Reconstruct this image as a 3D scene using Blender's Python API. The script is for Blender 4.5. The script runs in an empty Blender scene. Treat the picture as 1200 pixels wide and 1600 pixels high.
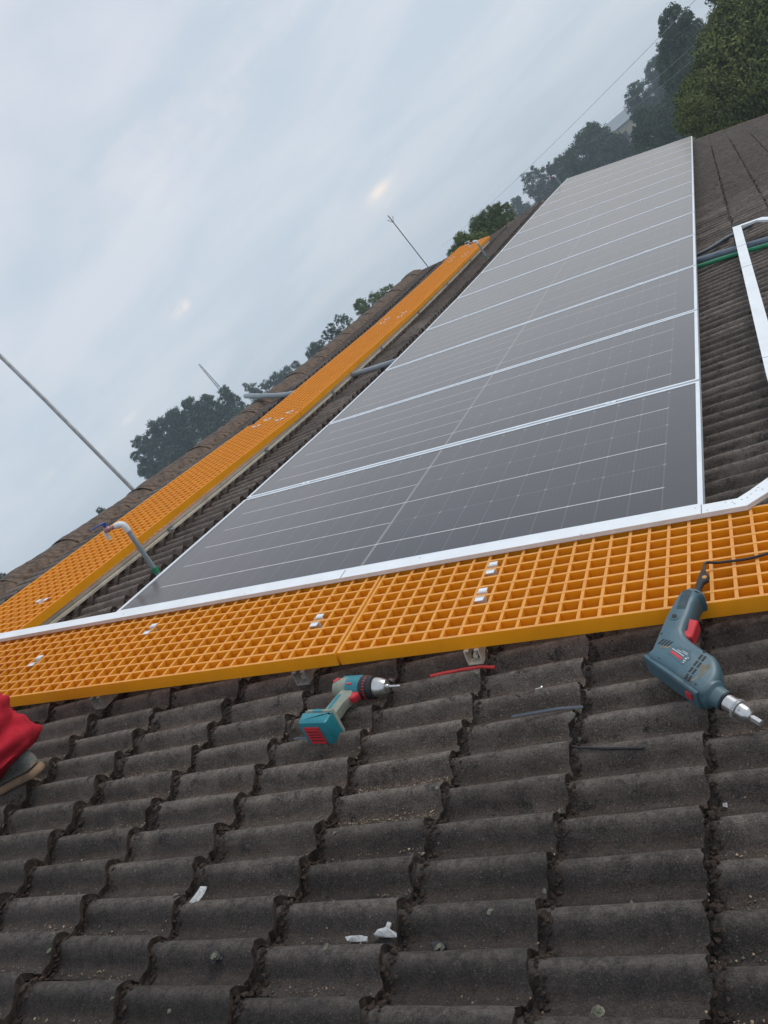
import bpy, bmesh, math, random
from mathutils import Vector, Matrix, noise
random.seed(7)
S = bpy.context.scene
C = bpy.context.collection
PI = math.pi
# ------------------------------------------------------------------ camera
CAM = Vector((0.584, -2.303, 0.983))
RX = Vector((0.7080, 0.3080, -0.6350)); FW = Vector((-0.5180, 0.8380, -0.1710))
FW.normalize(); RX = (RX - FW * RX.dot(FW)).normalized(); UPV = RX.cross(FW)
cam_data = bpy.data.cameras.new('camera'); cam = bpy.data.objects.new('camera', cam_data); C.objects.link(cam)
m = Matrix((RX, UPV, -FW)).transposed().to_4x4(); m.translation = CAM
cam.matrix_world = m
cam_data.sensor_fit = 'VERTICAL'; cam_data.sensor_height = 24.0; cam_data.lens = 24.0 * 1300.3 / 1600
cam_data.clip_start = 0.05; cam_data.clip_end = 6000
S.camera = cam
# ------------------------------------------------------------------ world, sun, exposure
w = bpy.data.worlds.new('World'); S.world = w; w.use_nodes = True
nt = w.node_tree; nt.nodes.clear()
def N(t, kind, **kw):
    n = t.nodes.new(kind)
    for k, v in kw.items():
        if k in ('inp',):
            for a, b in v.items(): n.inputs[a].default_value = b
        else: setattr(n, k, v)
    return n
SUN_EL, SUN_AZ = math.radians(38), math.radians(52)      # azimuth clockwise from +Y
L = nt.links.new
# bright torn gaps between the clouds: azimuth, elevation, half length, half height, strength
SLITS = [(-32.15, 9.25, 0.015, 0.0055, 1.0), (-17.64, 6.72, 0.015, 0.0055, 0.75), (-36.9, 20.3, 0.008, 0.012, 0.6), (-39.82, 5.99, 0.02, 0.004, 0.4), (-45.73, 6.45, 0.016, 0.004, 0.35), (-20.52, 17.07, 0.128, 0.035, 0.1), (-27.87, 17.91, 0.096, 0.04, 0.1), (-19.08, 6.02, 0.048, 0.014, 0.18)]
sky = N(nt, 'ShaderNodeTexSky', sky_type='NISHITA', sun_disc=False)
sky.sun_elevation = SUN_EL; sky.sun_rotation = SUN_AZ
try: sky.dust_density = 3; sky.air_density = 1.2
except Exception: pass
sc = N(nt, 'ShaderNodeVectorMath', operation='SCALE'); sc.inputs['Scale'].default_value = 0.10
L(sky.outputs[0], sc.inputs[0])
tc = N(nt, 'ShaderNodeTexCoord')
sep = N(nt, 'ShaderNodeSeparateXYZ'); L(tc.outputs['Generated'], sep.inputs[0])
den = N(nt, 'ShaderNodeMath', operation='ADD'); den.inputs[1].default_value = 0.22
absz = N(nt, 'ShaderNodeMath', operation='ABSOLUTE'); L(sep.outputs[2], absz.inputs[0]); L(absz.outputs[0], den.inputs[0])
dx = N(nt, 'ShaderNodeMath', operation='DIVIDE'); L(sep.outputs[0], dx.inputs[0]); L(den.outputs[0], dx.inputs[1])
dy = N(nt, 'ShaderNodeMath', operation='DIVIDE'); L(sep.outputs[1], dy.inputs[0]); L(den.outputs[0], dy.inputs[1])
cmb = N(nt, 'ShaderNodeCombineXYZ'); L(dx.outputs[0], cmb.inputs[0]); L(dy.outputs[0], cmb.inputs[1])
mp = N(nt, 'ShaderNodeMapping'); mp.inputs['Rotation'].default_value = (0, 0, 0.5); mp.inputs['Scale'].default_value = (1.15, 1.9, 1)
L(cmb.outputs[0], mp.inputs[0])
n1 = N(nt, 'ShaderNodeTexNoise', inp={'Scale': 1.5, 'Detail': 6, 'Roughness': 0.48, 'Distortion': 0.35}); L(mp.outputs[0], n1.inputs['Vector'])
r1 = N(nt, 'ShaderNodeValToRGB'); L(n1.outputs[0], r1.inputs[0])
r1.color_ramp.elements[0].position = 0.37; r1.color_ramp.elements[0].color = (0.61, 0.695, 0.80, 1)
r1.color_ramp.elements[1].position = 0.62; r1.color_ramp.elements[1].color = (0.77, 0.81, 0.88, 1)
# the low band above the horizon is a little greyer
rz = N(nt, 'ShaderNodeValToRGB'); L(sep.outputs[2], rz.inputs[0])
rz.color_ramp.elements[0].position = 0.02; rz.color_ramp.elements[0].color = (1, 1, 1, 1)
rz.color_ramp.elements[1].position = 0.38; rz.color_ramp.elements[1].color = (0, 0, 0, 1)
hz = N(nt, 'ShaderNodeMix', data_type='RGBA'); L(rz.outputs[0], hz.inputs[0]); L(r1.outputs[0], hz.inputs[6]); hz.inputs[7].default_value = (0.65, 0.75, 0.85, 1)
hf = N(nt, 'ShaderNodeMath', operation='MULTIPLY'); hf.inputs[1].default_value = 0.6; L(rz.outputs[0], hf.inputs[0]); L(hf.outputs[0], hz.inputs[0])
# torn bright gaps between the clouds, where warm light comes through
mp2 = N(nt, 'ShaderNodeMapping'); mp2.inputs['Rotation'].default_value = (0, 0, -0.35); mp2.inputs['Scale'].default_value = (1.1, 4.2, 1); mp2.inputs['Location'].default_value = (0.35, 0.2, 0)
L(cmb.outputs[0], mp2.inputs[0])
n2 = N(nt, 'ShaderNodeTexNoise', inp={'Scale': 2.3, 'Detail': 3, 'Roughness': 0.55}); L(mp2.outputs[0], n2.inputs['Vector'])
r2 = N(nt, 'ShaderNodeValToRGB'); L(n2.outputs[0], r2.inputs[0])
r2.color_ramp.elements[0].position = 0.74; r2.color_ramp.elements[0].color = (0, 0, 0, 1)
r2.color_ramp.elements[1].position = 0.95; r2.color_ramp.elements[1].color = (1, 1, 1, 1)
gp = N(nt, 'ShaderNodeMix', data_type='RGBA'); L(r2.outputs[0], gp.inputs[0]); L(hz.outputs[2], gp.inputs[6]); gp.inputs[7].default_value = (0.85, 0.80, 0.76, 1)
slit_sum = None
nrm_ = N(nt, 'ShaderNodeVectorMath', operation='NORMALIZE'); L(tc.outputs['Generated'], nrm_.inputs[0])
nf = N(nt, 'ShaderNodeTexNoise', inp={'Scale': 26.0, 'Detail': 4, 'Roughness': 0.6}); L(tc.outputs['Generated'], nf.inputs['Vector'])
nr_ = N(nt, 'ShaderNodeMapRange', inp={'From Min': .38, 'From Max': .62}); L(nf.outputs[0], nr_.inputs[0])
for azd, eld, wa, wb, amp in SLITS:
    a_, e_ = math.radians(azd), math.radians(eld)
    cvec = Vector((math.sin(a_) * math.cos(e_), math.cos(a_) * math.cos(e_), math.sin(e_))); tv = Vector((math.cos(a_), -math.sin(a_), 0)); tv = (tv + Vector((0, 0, .12))).normalized(); wv = cvec.cross(tv)
    terms = []
    for vec, sg_ in ((tv, wa), (wv, wb)):
        dd = N(nt, 'ShaderNodeVectorMath', operation='DOT_PRODUCT'); L(nrm_.outputs[0], dd.inputs[0]); dd.inputs[1].default_value = vec
        q1 = N(nt, 'ShaderNodeMath', operation='DIVIDE'); L(dd.outputs['Value'], q1.inputs[0]); q1.inputs[1].default_value = sg_
        q2 = N(nt, 'ShaderNodeMath', operation='MULTIPLY'); L(q1.outputs[0], q2.inputs[0]); L(q1.outputs[0], q2.inputs[1]); terms.append(q2)
    ad = N(nt, 'ShaderNodeMath', operation='ADD'); L(terms[0].outputs[0], ad.inputs[0]); L(terms[1].outputs[0], ad.inputs[1])
    ng = N(nt, 'ShaderNodeMath', operation='MULTIPLY'); L(ad.outputs[0], ng.inputs[0]); ng.inputs[1].default_value = -1.0
    ex = N(nt, 'ShaderNodeMath', operation='EXPONENT'); L(ng.outputs[0], ex.inputs[0])
    dc = N(nt, 'ShaderNodeVectorMath', operation='DOT_PRODUCT'); L(nrm_.outputs[0], dc.inputs[0]); dc.inputs[1].default_value = cvec
    gt = N(nt, 'ShaderNodeMath', operation='GREATER_THAN'); L(dc.outputs['Value'], gt.inputs[0]); gt.inputs[1].default_value = 0
    m1 = N(nt, 'ShaderNodeMath', operation='MULTIPLY'); L(ex.outputs[0], m1.inputs[0]); L(gt.outputs[0], m1.inputs[1])
    m2 = N(nt, 'ShaderNodeMath', operation='MULTIPLY'); L(m1.outputs[0], m2.inputs[0]); m2.inputs[1].default_value = amp
    if slit_sum is None: slit_sum = m2
    else:
        s2 = N(nt, 'ShaderNodeMath', operation='ADD'); L(slit_sum.outputs[0], s2.inputs[0]); L(m2.outputs[0], s2.inputs[1]); slit_sum = s2
sm_ = N(nt, 'ShaderNodeMath', operation='MULTIPLY', use_clamp=True); L(slit_sum.outputs[0], sm_.inputs[0]); L(nr_.outputs[0], sm_.inputs[1])
gs = N(nt, 'ShaderNodeMix', data_type='RGBA'); L(sm_.outputs[0], gs.inputs[0]); L(gp.outputs[2], gs.inputs[6]); gs.inputs[7].default_value = (1.15, 1.02, 0.92, 1)
mx = N(nt, 'ShaderNodeMix', data_type='RGBA'); mx.inputs[0].default_value = 0.92
L(sc.outputs[0], mx.inputs[6]); L(gs.outputs[2], mx.inputs[7])
bg = N(nt, 'ShaderNodeBackground'); bg.inputs[1].default_value = 1.0; L(mx.outputs[2], bg.inputs[0])
wo = N(nt, 'ShaderNodeOutputWorld'); L(bg.outputs[0], wo.inputs[0])
sd = bpy.data.lights.new('sun', 'SUN'); sd.energy = 1.5; sd.angle = math.radians(28); sd.color = (1, 0.96, 0.9)
so = bpy.data.objects.new('sun', sd); C.objects.link(so)
dv = Vector((math.sin(SUN_AZ) * math.cos(SUN_EL), math.cos(SUN_AZ) * math.cos(SUN_EL), math.sin(SUN_EL)))
so.rotation_euler = dv.to_track_quat('Z', 'Y').to_euler(); so.location = dv * 30
S.view_settings.view_transform = 'Standard'; S.view_settings.look = 'None'; S.view_settings.gamma = 1
S.view_settings.exposure = 0.0; S.view_settings.use_curve_mapping = False
S.render.engine = 'CYCLES'
# ------------------------------------------------------------------ roof frame: u along the ridge, v up the slope, n out of the roof
TH = 0.35484; CT, ST = math.cos(TH), math.sin(TH); PL = 2.278
AU = Vector((0, 1, 0)); AV = Vector((-CT, 0, ST)); AN = Vector((ST, 0, CT))
def sag(u):                                              # the old roof sags a little along its length
    u = min(max(u, 0), 15.0)
    return -0.04550148 * u + 0.00646192 * u * u - 0.000213723 * u ** 3
def W(u, v, n):
    return AU * u + AV * v + AN * (n + sag(u) * v / PL)
def frame(u, v, n, rot=0.0, du=None):
    o = W(u, v, n); e = 0.05
    if du is None: x = (W(u + e, v, n) - W(u - e, v, n)).normalized()
    else: x = (W(u + du, v, n) - o).normalized()
    y = (W(u, v + e, n) - W(u, v - e, n)); y = (y - x * y.dot(x)).normalized()
    M = Matrix((x, y, x.cross(y))).transposed().to_4x4()
    M = M @ Matrix.Rotation(rot, 4, 'Z'); M.translation = o
    return M
def at(px, py, D):                                       # a real place: horizontal distance D from the camera along a bearing
    d = FW + RX * ((px - 600) / 1300.3) - UPV * ((py - 800) / 1300.3)
    return CAM + d / math.hypot(d.x, d.y) * D
# ------------------------------------------------------------------ object helpers
def props(o, label=None, cat=None, group=None, kind=None):
    if label: o['label'] = label
    if cat: o['category'] = cat
    if group: o['group'] = group
    if kind: o['kind'] = kind
    return o
def empty(name, M, label, cat, group=None):
    o = bpy.data.objects.new(name, None); C.objects.link(o); o.matrix_world = M; o.empty_display_size = 0.1
    return props(o, label, cat, group)
def link(name, me, parent=None, M=None):
    o = bpy.data.objects.new(name, me); C.objects.link(o)
    if parent is not None: o.parent = parent
    if M is not None: o.matrix_basis = M
    return o
class MB:
    def __init__(s): s.v = []; s.f = []; s.mi = []; s.sm = []
    def add(s, vs, fs, mi=0, smooth=False):
        b = len(s.v); s.v += [tuple(p) for p in vs]
        for f in fs: s.f.append(tuple(b + i for i in f)); s.mi.append(mi); s.sm.append(smooth)
        return s
    def box(s, x0, x1, y0, y1, z0, z1, mi=0, top=None, M=None):
        vs = [Vector((x, y, z)) for z in (z0, z1) for y in (y0, y1) for x in (x0, x1)]
        if M is not None: vs = [M @ q for q in vs]
        fs = [(0, 2, 3, 1), (4, 5, 7, 6), (0, 1, 5, 4), (2, 6, 7, 3), (0, 4, 6, 2), (1, 3, 7, 5)]
        b = len(s.v); s.v += [tuple(p) for p in vs]
        for i, f in enumerate(fs):
            s.f.append(tuple(b + k for k in f)); s.mi.append(top if (i == 1 and top is not None) else mi); s.sm.append(False)
        return s
    def tube(s, pts, r, k=10, mi=0, caps=True, flat=1.0):
        pts = [Vector(p) for p in pts]; rs = r if isinstance(r, (list, tuple)) else [r] * len(pts)
        up = None; vs = []; fs = []
        for i, p in enumerate(pts):
            t = (pts[min(i + 1, len(pts) - 1)] - pts[max(i - 1, 0)]).normalized()
            if up is None:
                up = Vector((0, 0, 1)) if abs(t.z) < .9 else Vector((1, 0, 0))
            a = (up - t * up.dot(t)).normalized(); up = a; b = t.cross(a)
            for j in range(k):
                q = 2 * PI * j / k
                vs.append(p + a * math.cos(q) * rs[i] * flat + b * math.sin(q) * rs[i])
        for i in range(len(pts) - 1):
            for j in range(k):
                j2 = (j + 1) % k
                fs.append((i * k + j, i * k + j2, (i + 1) * k + j2, (i + 1) * k + j))
        if caps: fs.append(tuple(range(k))[::-1]); fs.append(tuple((len(pts) - 1) * k + j for j in range(k)))
        return s.add(vs, fs, mi, True)
    def lathe(s, prof, M=None, k=20, mi=0):              # prof = [(z along axis, radius)], axis = local X
        vs = []; fs = []
        for a, r in prof:
            for j in range(k):
                q = 2 * PI * j / k; p = Vector((a, math.cos(q) * r, math.sin(q) * r)); vs.append(M @ p if M is not None else p)
        for i in range(len(prof) - 1):
            for j in range(k):
                j2 = (j + 1) % k; fs.append((i * k + j, (i + 1) * k + j, (i + 1) * k + j2, i * k + j2))
        fs.append(tuple(range(k))); fs.append(tuple((len(prof) - 1) * k + j for j in range(k))[::-1])
        return s.add(vs, fs, mi, True)
    def pillow(s, outline, layers, mi=0, M=None):        # outline in XY, layers = [(z, inset)] from bottom to top
        n = len(outline); P = [Vector((x, y, 0)) for x, y in outline]
        area = sum(P[i].x * P[(i + 1) % n].y - P[(i + 1) % n].x * P[i].y for i in range(n))
        sg = 1 if area > 0 else -1; vs = []; fs = []
        nr = []
        for i in range(n):
            t = (P[(i + 1) % n] - P[i - 1]).normalized(); nr.append(Vector((-t.y, t.x, 0)) * sg)
        for z, ins in layers:
            for i in range(n):
                q = P[i] + nr[i] * ins; q.z = z; vs.append(M @ q if M is not None else q)
        for l in range(len(layers) - 1):
            for i in range(n):
                j = (i + 1) % n; fs.append((l * n + i, l * n + j, (l + 1) * n + j, (l + 1) * n + i))
        fs.append(tuple(range(n))[::-1]); fs.append(tuple((len(layers) - 1) * n + i for i in range(n)))
        return s.add(vs, fs, mi, True)
    def mesh(s, name, mats):
        me = bpy.data.meshes.new(name); me.from_pydata(s.v, [], s.f)
        for mt in (mats if isinstance(mats, (list, tuple)) else [mats]): me.materials.append(mt)
        me.polygons.foreach_set('material_index', s.mi); me.polygons.foreach_set('use_smooth', s.sm)
        me.update(); me.validate(); return me
    def build(s, name, mats, parent=None, M=None, sharp=35):
        me = s.mesh(name, mats)
        try: me.set_sharp_from_angle(angle=math.radians(sharp))
        except Exception: pass
        return link(name, me, parent, M)
def recalc(me):
    b = bmesh.new(); b.from_mesh(me); bmesh.ops.recalc_face_normals(b, faces=b.faces); b.to_mesh(me); b.free()
# ------------------------------------------------------------------ materials
def base(name):
    mt = bpy.data.materials.new(name); mt.use_nodes = True; t = mt.node_tree
    return mt, t, t.nodes['Principled BSDF']
def mat(name, col, rough=.6, metal=0., var=.25, scale=30., bump=.0, spec=.5, col2=None, dirt=None):
    mt, t, p = base(name); l = t.links.new
    p.inputs['Roughness'].default_value = rough; p.inputs['Metallic'].default_value = metal
    p.inputs['Specular IOR Level'].default_value = spec
    c = N(t, 'ShaderNodeTexCoord')
    n = N(t, 'ShaderNodeTexNoise', inp={'Scale': scale, 'Detail': 4, 'Roughness': .6}); l(c.outputs['Object'], n.inputs['Vector'])
    r = N(t, 'ShaderNodeValToRGB'); l(n.outputs[0], r.inputs[0])
    a = [x * (1 - var) for x in col]; b = list(col2) if col2 else [min(x * (1 + var), 1) for x in col]
    r.color_ramp.elements[0].position = .35; r.color_ramp.elements[0].color = (*a, 1)
    r.color_ramp.elements[1].position = .68; r.color_ramp.elements[1].color = (*b, 1)
    out = r.outputs[0]
    if dirt:                                             # (colour, amount, scale)
        n2 = N(t, 'ShaderNodeTexNoise', inp={'Scale': dirt[2], 'Detail': 6, 'Roughness': .65}); l(c.outputs['Object'], n2.inputs['Vector'])
        r2 = N(t, 'ShaderNodeValToRGB'); l(n2.outputs[0], r2.inputs[0])
        r2.color_ramp.elements[0].position = .5; r2.color_ramp.elements[1].position = .72
        mm = N(t, 'ShaderNodeMath', operation='MULTIPLY'); mm.inputs[1].default_value = dirt[1]; l(r2.outputs[0], mm.inputs[0])
        x = N(t, 'ShaderNodeMix', data_type='RGBA'); l(mm.outputs[0], x.inputs[0]); l(out, x.inputs[6]); x.inputs[7].default_value = (*dirt[0], 1)
        out = x.outputs[2]
    l(out, p.inputs['Base Color'])
    if bump:
        nb = N(t, 'ShaderNodeTexNoise', inp={'Scale': scale * 4, 'Detail': 5, 'Roughness': .7}); l(c.outputs['Object'], nb.inputs['Vector'])
        b_ = N(t, 'ShaderNodeBump', inp={'Strength': bump, 'Distance': .01}); l(nb.outputs[0], b_.inputs['Height']); l(b_.outputs[0], p.inputs['Normal'])
    return mt
TP = 0.104                                               # roll pitch of the tiles
TU0 = -1.044; TW = 2 * TP; TV0 = 0.032; TG = 0.282; TN = -0.15
def tile_material():
    mt, t, p = base('weathered concrete'); l = t.links.new
    g = N(t, 'ShaderNodeNewGeometry'); pos = g.outputs['Position']
    oi = N(t, 'ShaderNodeObjectInfo')
    def noise_(s, d=5, r=.6, vec=pos):
        n = N(t, 'ShaderNodeTexNoise', inp={'Scale': s, 'Detail': d, 'Roughness': r}); l(vec, n.inputs['Vector']); return n.outputs[0]
    def ramp(src, a, b, ca=(0, 0, 0), cb=(1, 1, 1)):
        r = N(t, 'ShaderNodeValToRGB'); l(src, r.inputs[0]); e = r.color_ramp.elements
        e[0].position = a; e[0].color = (*ca, 1); e[1].position = b; e[1].color = (*cb, 1); return r.outputs[0]
    def mixc(f, a, b, k=None):
        if k is not None:
            m_ = N(t, 'ShaderNodeMath', operation='MULTIPLY'); m_.inputs[1].default_value = k; l(f, m_.inputs[0]); f = m_.outputs[0]
        x = N(t, 'ShaderNodeMix', data_type='RGBA'); l(f, x.inputs[0])
        for s, v in ((6, a), (7, b)):
            if isinstance(v, tuple): x.inputs[s].default_value = (*v, 1)
            else: l(v, x.inputs[s])
        return x.outputs[2]
    col = ramp(noise_(14, 8, .72), .32, .70, (.048, .038, .033), (.205, .168, .146))
    col = mixc(ramp(noise_(2.2, 4), .42, .62), col, (.085, .064, .054), .5)
    # shade painted into the tile colour, mottled: darker towards the near end of the roof
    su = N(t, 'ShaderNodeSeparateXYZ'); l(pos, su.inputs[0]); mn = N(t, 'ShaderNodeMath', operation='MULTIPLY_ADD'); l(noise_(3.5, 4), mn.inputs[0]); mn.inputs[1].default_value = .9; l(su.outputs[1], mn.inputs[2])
    near_shade = N(t, 'ShaderNodeMapRange', inp={'From Min': -.92, 'From Max': -.42, 'To Min': 1.0, 'To Max': 0.0}); l(mn.outputs[0], near_shade.inputs[0])
    col = mixc(near_shade.outputs[0], col, mixc(ramp(noise_(26, 7, .75), .35, .65), (.014, .014, .016), (.066, .053, .047)), .80)
    mpg = N(t, 'ShaderNodeMapping'); mpg.inputs['Scale'].default_value = (9, 75, 9); l(pos, mpg.inputs[0])
    st = noise_(1.0, 5, .65, mpg.outputs[0])
    col = mixc(ramp(st, .56, .72), col, (.24, .205, .18), .55)
    col = mixc(ramp(st, .30, .44, (1, 1, 1), (0, 0, 0)), col, (.030, .027, .026), .6)
    # dirt and grit washed into the valleys between the rolls
    sp = N(t, 'ShaderNodeSeparateXYZ'); l(pos, sp.inputs[0])
    a = N(t, 'ShaderNodeMath', operation='SUBTRACT'); l(sp.outputs[1], a.inputs[0]); a.inputs[1].default_value = TU0
    b = N(t, 'ShaderNodeMath', operation='DIVIDE'); l(a.outputs[0], b.inputs[0]); b.inputs[1].default_value = TP
    c = N(t, 'ShaderNodeMath', operation='FRACT'); l(b.outputs[0], c.inputs[0])
    v = ramp(c.outputs[0], .30, .42, (1, 1, 1), (0, 0, 0))
    vn = N(t, 'ShaderNodeMath', operation='MULTIPLY'); l(v, vn.inputs[0]); l(ramp(noise_(22, 6, .7), .40, .55), vn.inputs[1])
    col = mixc(vn.outputs[0], col, mixc(noise_(120, 3), (.04, .028, .02), (.165, .112, .082)), .75)
    cr = N(t, 'ShaderNodeMath', operation='MULTIPLY'); l(ramp(c.outputs[0], .50, .66), cr.inputs[0]); l(ramp(noise_(48, 7, .8), .40, .60), cr.inputs[1])
    col = mixc(cr.outputs[0], col, (.36, .315, .275), .62)
    # pale lichen bloom, dark algae blots, light specks
    col = mixc(ramp(noise_(38, 7, .75), .60, .74), col, (.29, .26, .235), .7)
    col = mixc(ramp(noise_(17, 6, .75), .57, .65), col, (.014, .013, .014), .85)
    vo = N(t, 'ShaderNodeTexVoronoi', inp={'Scale': 95.0, 'Randomness': 1.0}); l(pos, vo.inputs['Vector'])
    sp1 = ramp(vo.outputs['Distance'], .13, .24, (1, 1, 1), (0, 0, 0))
    gate = ramp(noise_(30, 4, .8), .50, .58)
    ms = N(t, 'ShaderNodeMath', operation='MULTIPLY'); l(sp1, ms.inputs[0]); l(gate, ms.inputs[1])
    col = mixc(ms.outputs[0], col, (.38, .35, .30), .7)
    col = mixc(ramp(noise_(330, 3, .7), .50, .66), col, (.34, .30, .26), .55)
    col = mixc(ramp(noise_(210, 3, .7), .34, .46, (1, 1, 1), (0, 0, 0)), col, (.020, .018, .018), .6)
    col = mixc(near_shade.outputs[0], col, mixc(ramp(noise_(40, 6, .75), .35, .6), (.018, .018, .020), (.066, .056, .051)), .58)  # second pass of the painted shade, over the specks and grain
    hs = N(t, 'ShaderNodeHueSaturation'); l(col, hs.inputs['Color'])
    mr = N(t, 'ShaderNodeMapRange', inp={'To Min': .72, 'To Max': 1.28}); l(oi.outputs['Random'], mr.inputs[0]); l(mr.outputs[0], hs.inputs['Value'])
    l(hs.outputs[0], p.inputs['Base Color']); p.inputs['Roughness'].default_value = .88; p.inputs['Specular IOR Level'].default_value = .3
    h = N(t, 'ShaderNodeMath', operation='ADD'); l(noise_(160, 6, .75), h.inputs[0]); l(noise_(600, 2, .6), h.inputs[1])
    bp = N(t, 'ShaderNodeBump', inp={'Strength': .9, 'Distance': .006}); l(h.outputs[0], bp.inputs['Height']); l(bp.outputs[0], p.inputs['Normal'])
    return mt
def panel_material():
    mt, t, p = base('dusty solar glass'); l = t.links.new
    c = N(t, 'ShaderNodeTexCoord'); s = N(t, 'ShaderNodeSeparateXYZ'); l(c.outputs['Object'], s.inputs[0])
    def M_(op, a, b=None, cc=None):
        n = N(t, 'ShaderNodeMath', operation=op)
        for i, x in enumerate((a, b, cc)):
            if x is None: continue
            if isinstance(x, (int, float)): n.inputs[i].default_value = x
            else: l(x, n.inputs[i])
        return n.outputs[0]
    X, Y = s.outputs[0], s.outputs[1]
    def line(coord, off, pitch, wd):                     # 1 on lines at off + k * pitch
        f = M_('ABSOLUTE', M_('WRAP', M_('SUBTRACT', coord, off), pitch / 2, -pitch / 2)); return M_('LESS_THAN', f, wd)
    def inside(coord, a, b): return M_('MULTIPLY', M_('GREATER_THAN', coord, a), M_('LESS_THAN', coord, b))
    cx0, cp = 0.1815, 0.182                               # cell gaps across the panel
    inn = M_('MULTIPLY', inside(Y, .118, 2.16), inside(X, .12, 1.04))
    bright = M_('MULTIPLY', line(X, cx0, 2 * cp, .0024), inn)
    faint = M_('MULTIPLY', line(X, cx0 + cp, 2 * cp, .0018), inn); upper = M_('GREATER_THAN', Y, 1.15); bright = M_('MAXIMUM', bright, M_('MULTIPLY', M_('MULTIPLY', line(X, cx0 + cp, 2 * cp, .0021), inn), upper))
    yl = M_('MULTIPLY', line(Y, .118, .1023, .0024), inside(X, .012, 1.122)); yl = M_('MULTIPLY', yl, inside(Y, .11, 2.17))
    mid = M_('LESS_THAN', M_('ABSOLUTE', M_('SUBTRACT', Y, 1.141)), .0055)
    # pale diamonds where the chamfered cell corners meet
    wx = M_('ABSOLUTE', M_('WRAP', M_('SUBTRACT', X, cx0), cp / 2, -cp / 2)); wy = M_('ABSOLUTE', M_('WRAP', M_('SUBTRACT', Y, .118), .1023 / 2, -.1023 / 2))
    dia = M_('MULTIPLY', M_('LESS_THAN', M_('ADD', wx, wy), .0075), inside(Y, .11, 2.17))
    fine = M_('MULTIPLY', line(Y, .118, .0171, .0011), inn)
    def mix(f, k, a, b):
        f = M_('MULTIPLY', f, k); x = N(t, 'ShaderNodeMix', data_type='RGBA'); l(f, x.inputs[0])
        for q, v in ((6, a), (7, b)):
            if isinstance(v, tuple): x.inputs[q].default_value = (*v, 1)
            else: l(v, x.inputs[q])
        return x.outputs[2]
    g = N(t, 'ShaderNodeNewGeometry')
    nz = N(t, 'ShaderNodeTexNoise', inp={'Scale': 1.6, 'Detail': 6, 'Roughness': .6}); l(g.outputs['Position'], nz.inputs['Vector'])
    nz2 = N(t, 'ShaderNodeTexNoise', inp={'Scale': 160., 'Detail': 2}); l(g.outputs['Position'], nz2.inputs['Vector'])
    dcol = N(t, 'ShaderNodeValToRGB'); l(nz.outputs[0], dcol.inputs[0])
    dcol.color_ramp.elements[0].position = .3; dcol.color_ramp.elements[0].color = (.026, .029, .042, 1)
    dcol.color_ramp.elements[1].position = .7; dcol.color_ramp.elements[1].color = (.038, .040, .051, 1)
    col = mix(fine, .10, dcol.outputs[0], (.16, .17, .18)); col = mix(yl, .35, col, (.14, .15, .16)); col = mix(faint, .6, col, (.17, .17, .18))
    col = mix(mid, .8, col, (.24, .235, .225)); col = mix(dia, .6, col, (.30, .30, .30)); col = mix(bright, .95, col, (.68, .68, .68))
    vo = N(t, 'ShaderNodeTexVoronoi', inp={'Scale': 26.}); l(g.outputs['Position'], vo.inputs['Vector'])
    spk = M_('MULTIPLY', M_('LESS_THAN', vo.outputs['Distance'], .07), M_('GREATER_THAN', nz.outputs[0], .52))
    col = mix(spk, .6, col, (.22, .2, .17))
    l(col, p.inputs['Base Color'])
    rr = N(t, 'ShaderNodeMapRange', inp={'To Min': .10, 'To Max': .17}); l(nz2.outputs[0], rr.inputs[0]); l(rr.outputs[0], p.inputs['Roughness'])
    p.inputs['IOR'].default_value = 1.45
    # thin film of dust: scatters more the flatter one looks across it
    lw = N(t, 'ShaderNodeFresnel', inp={'IOR': 1.3}); dif = N(t, 'ShaderNodeBsdfDiffuse'); dif.inputs[0].default_value = (.375, .350, .325, 1)
    ms = N(t, 'ShaderNodeMixShader'); f = M_('MULTIPLY', M_('POWER', lw.outputs[0], 1.0), 1.15); f = M_('ADD', f, .012)
    l(f, ms.inputs[0]); l(p.outputs[0], ms.inputs[1]); l(dif.outputs[0], ms.inputs[2])
    l(ms.outputs[0], t.nodes['Material Output'].inputs[0])
    return mt
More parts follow.
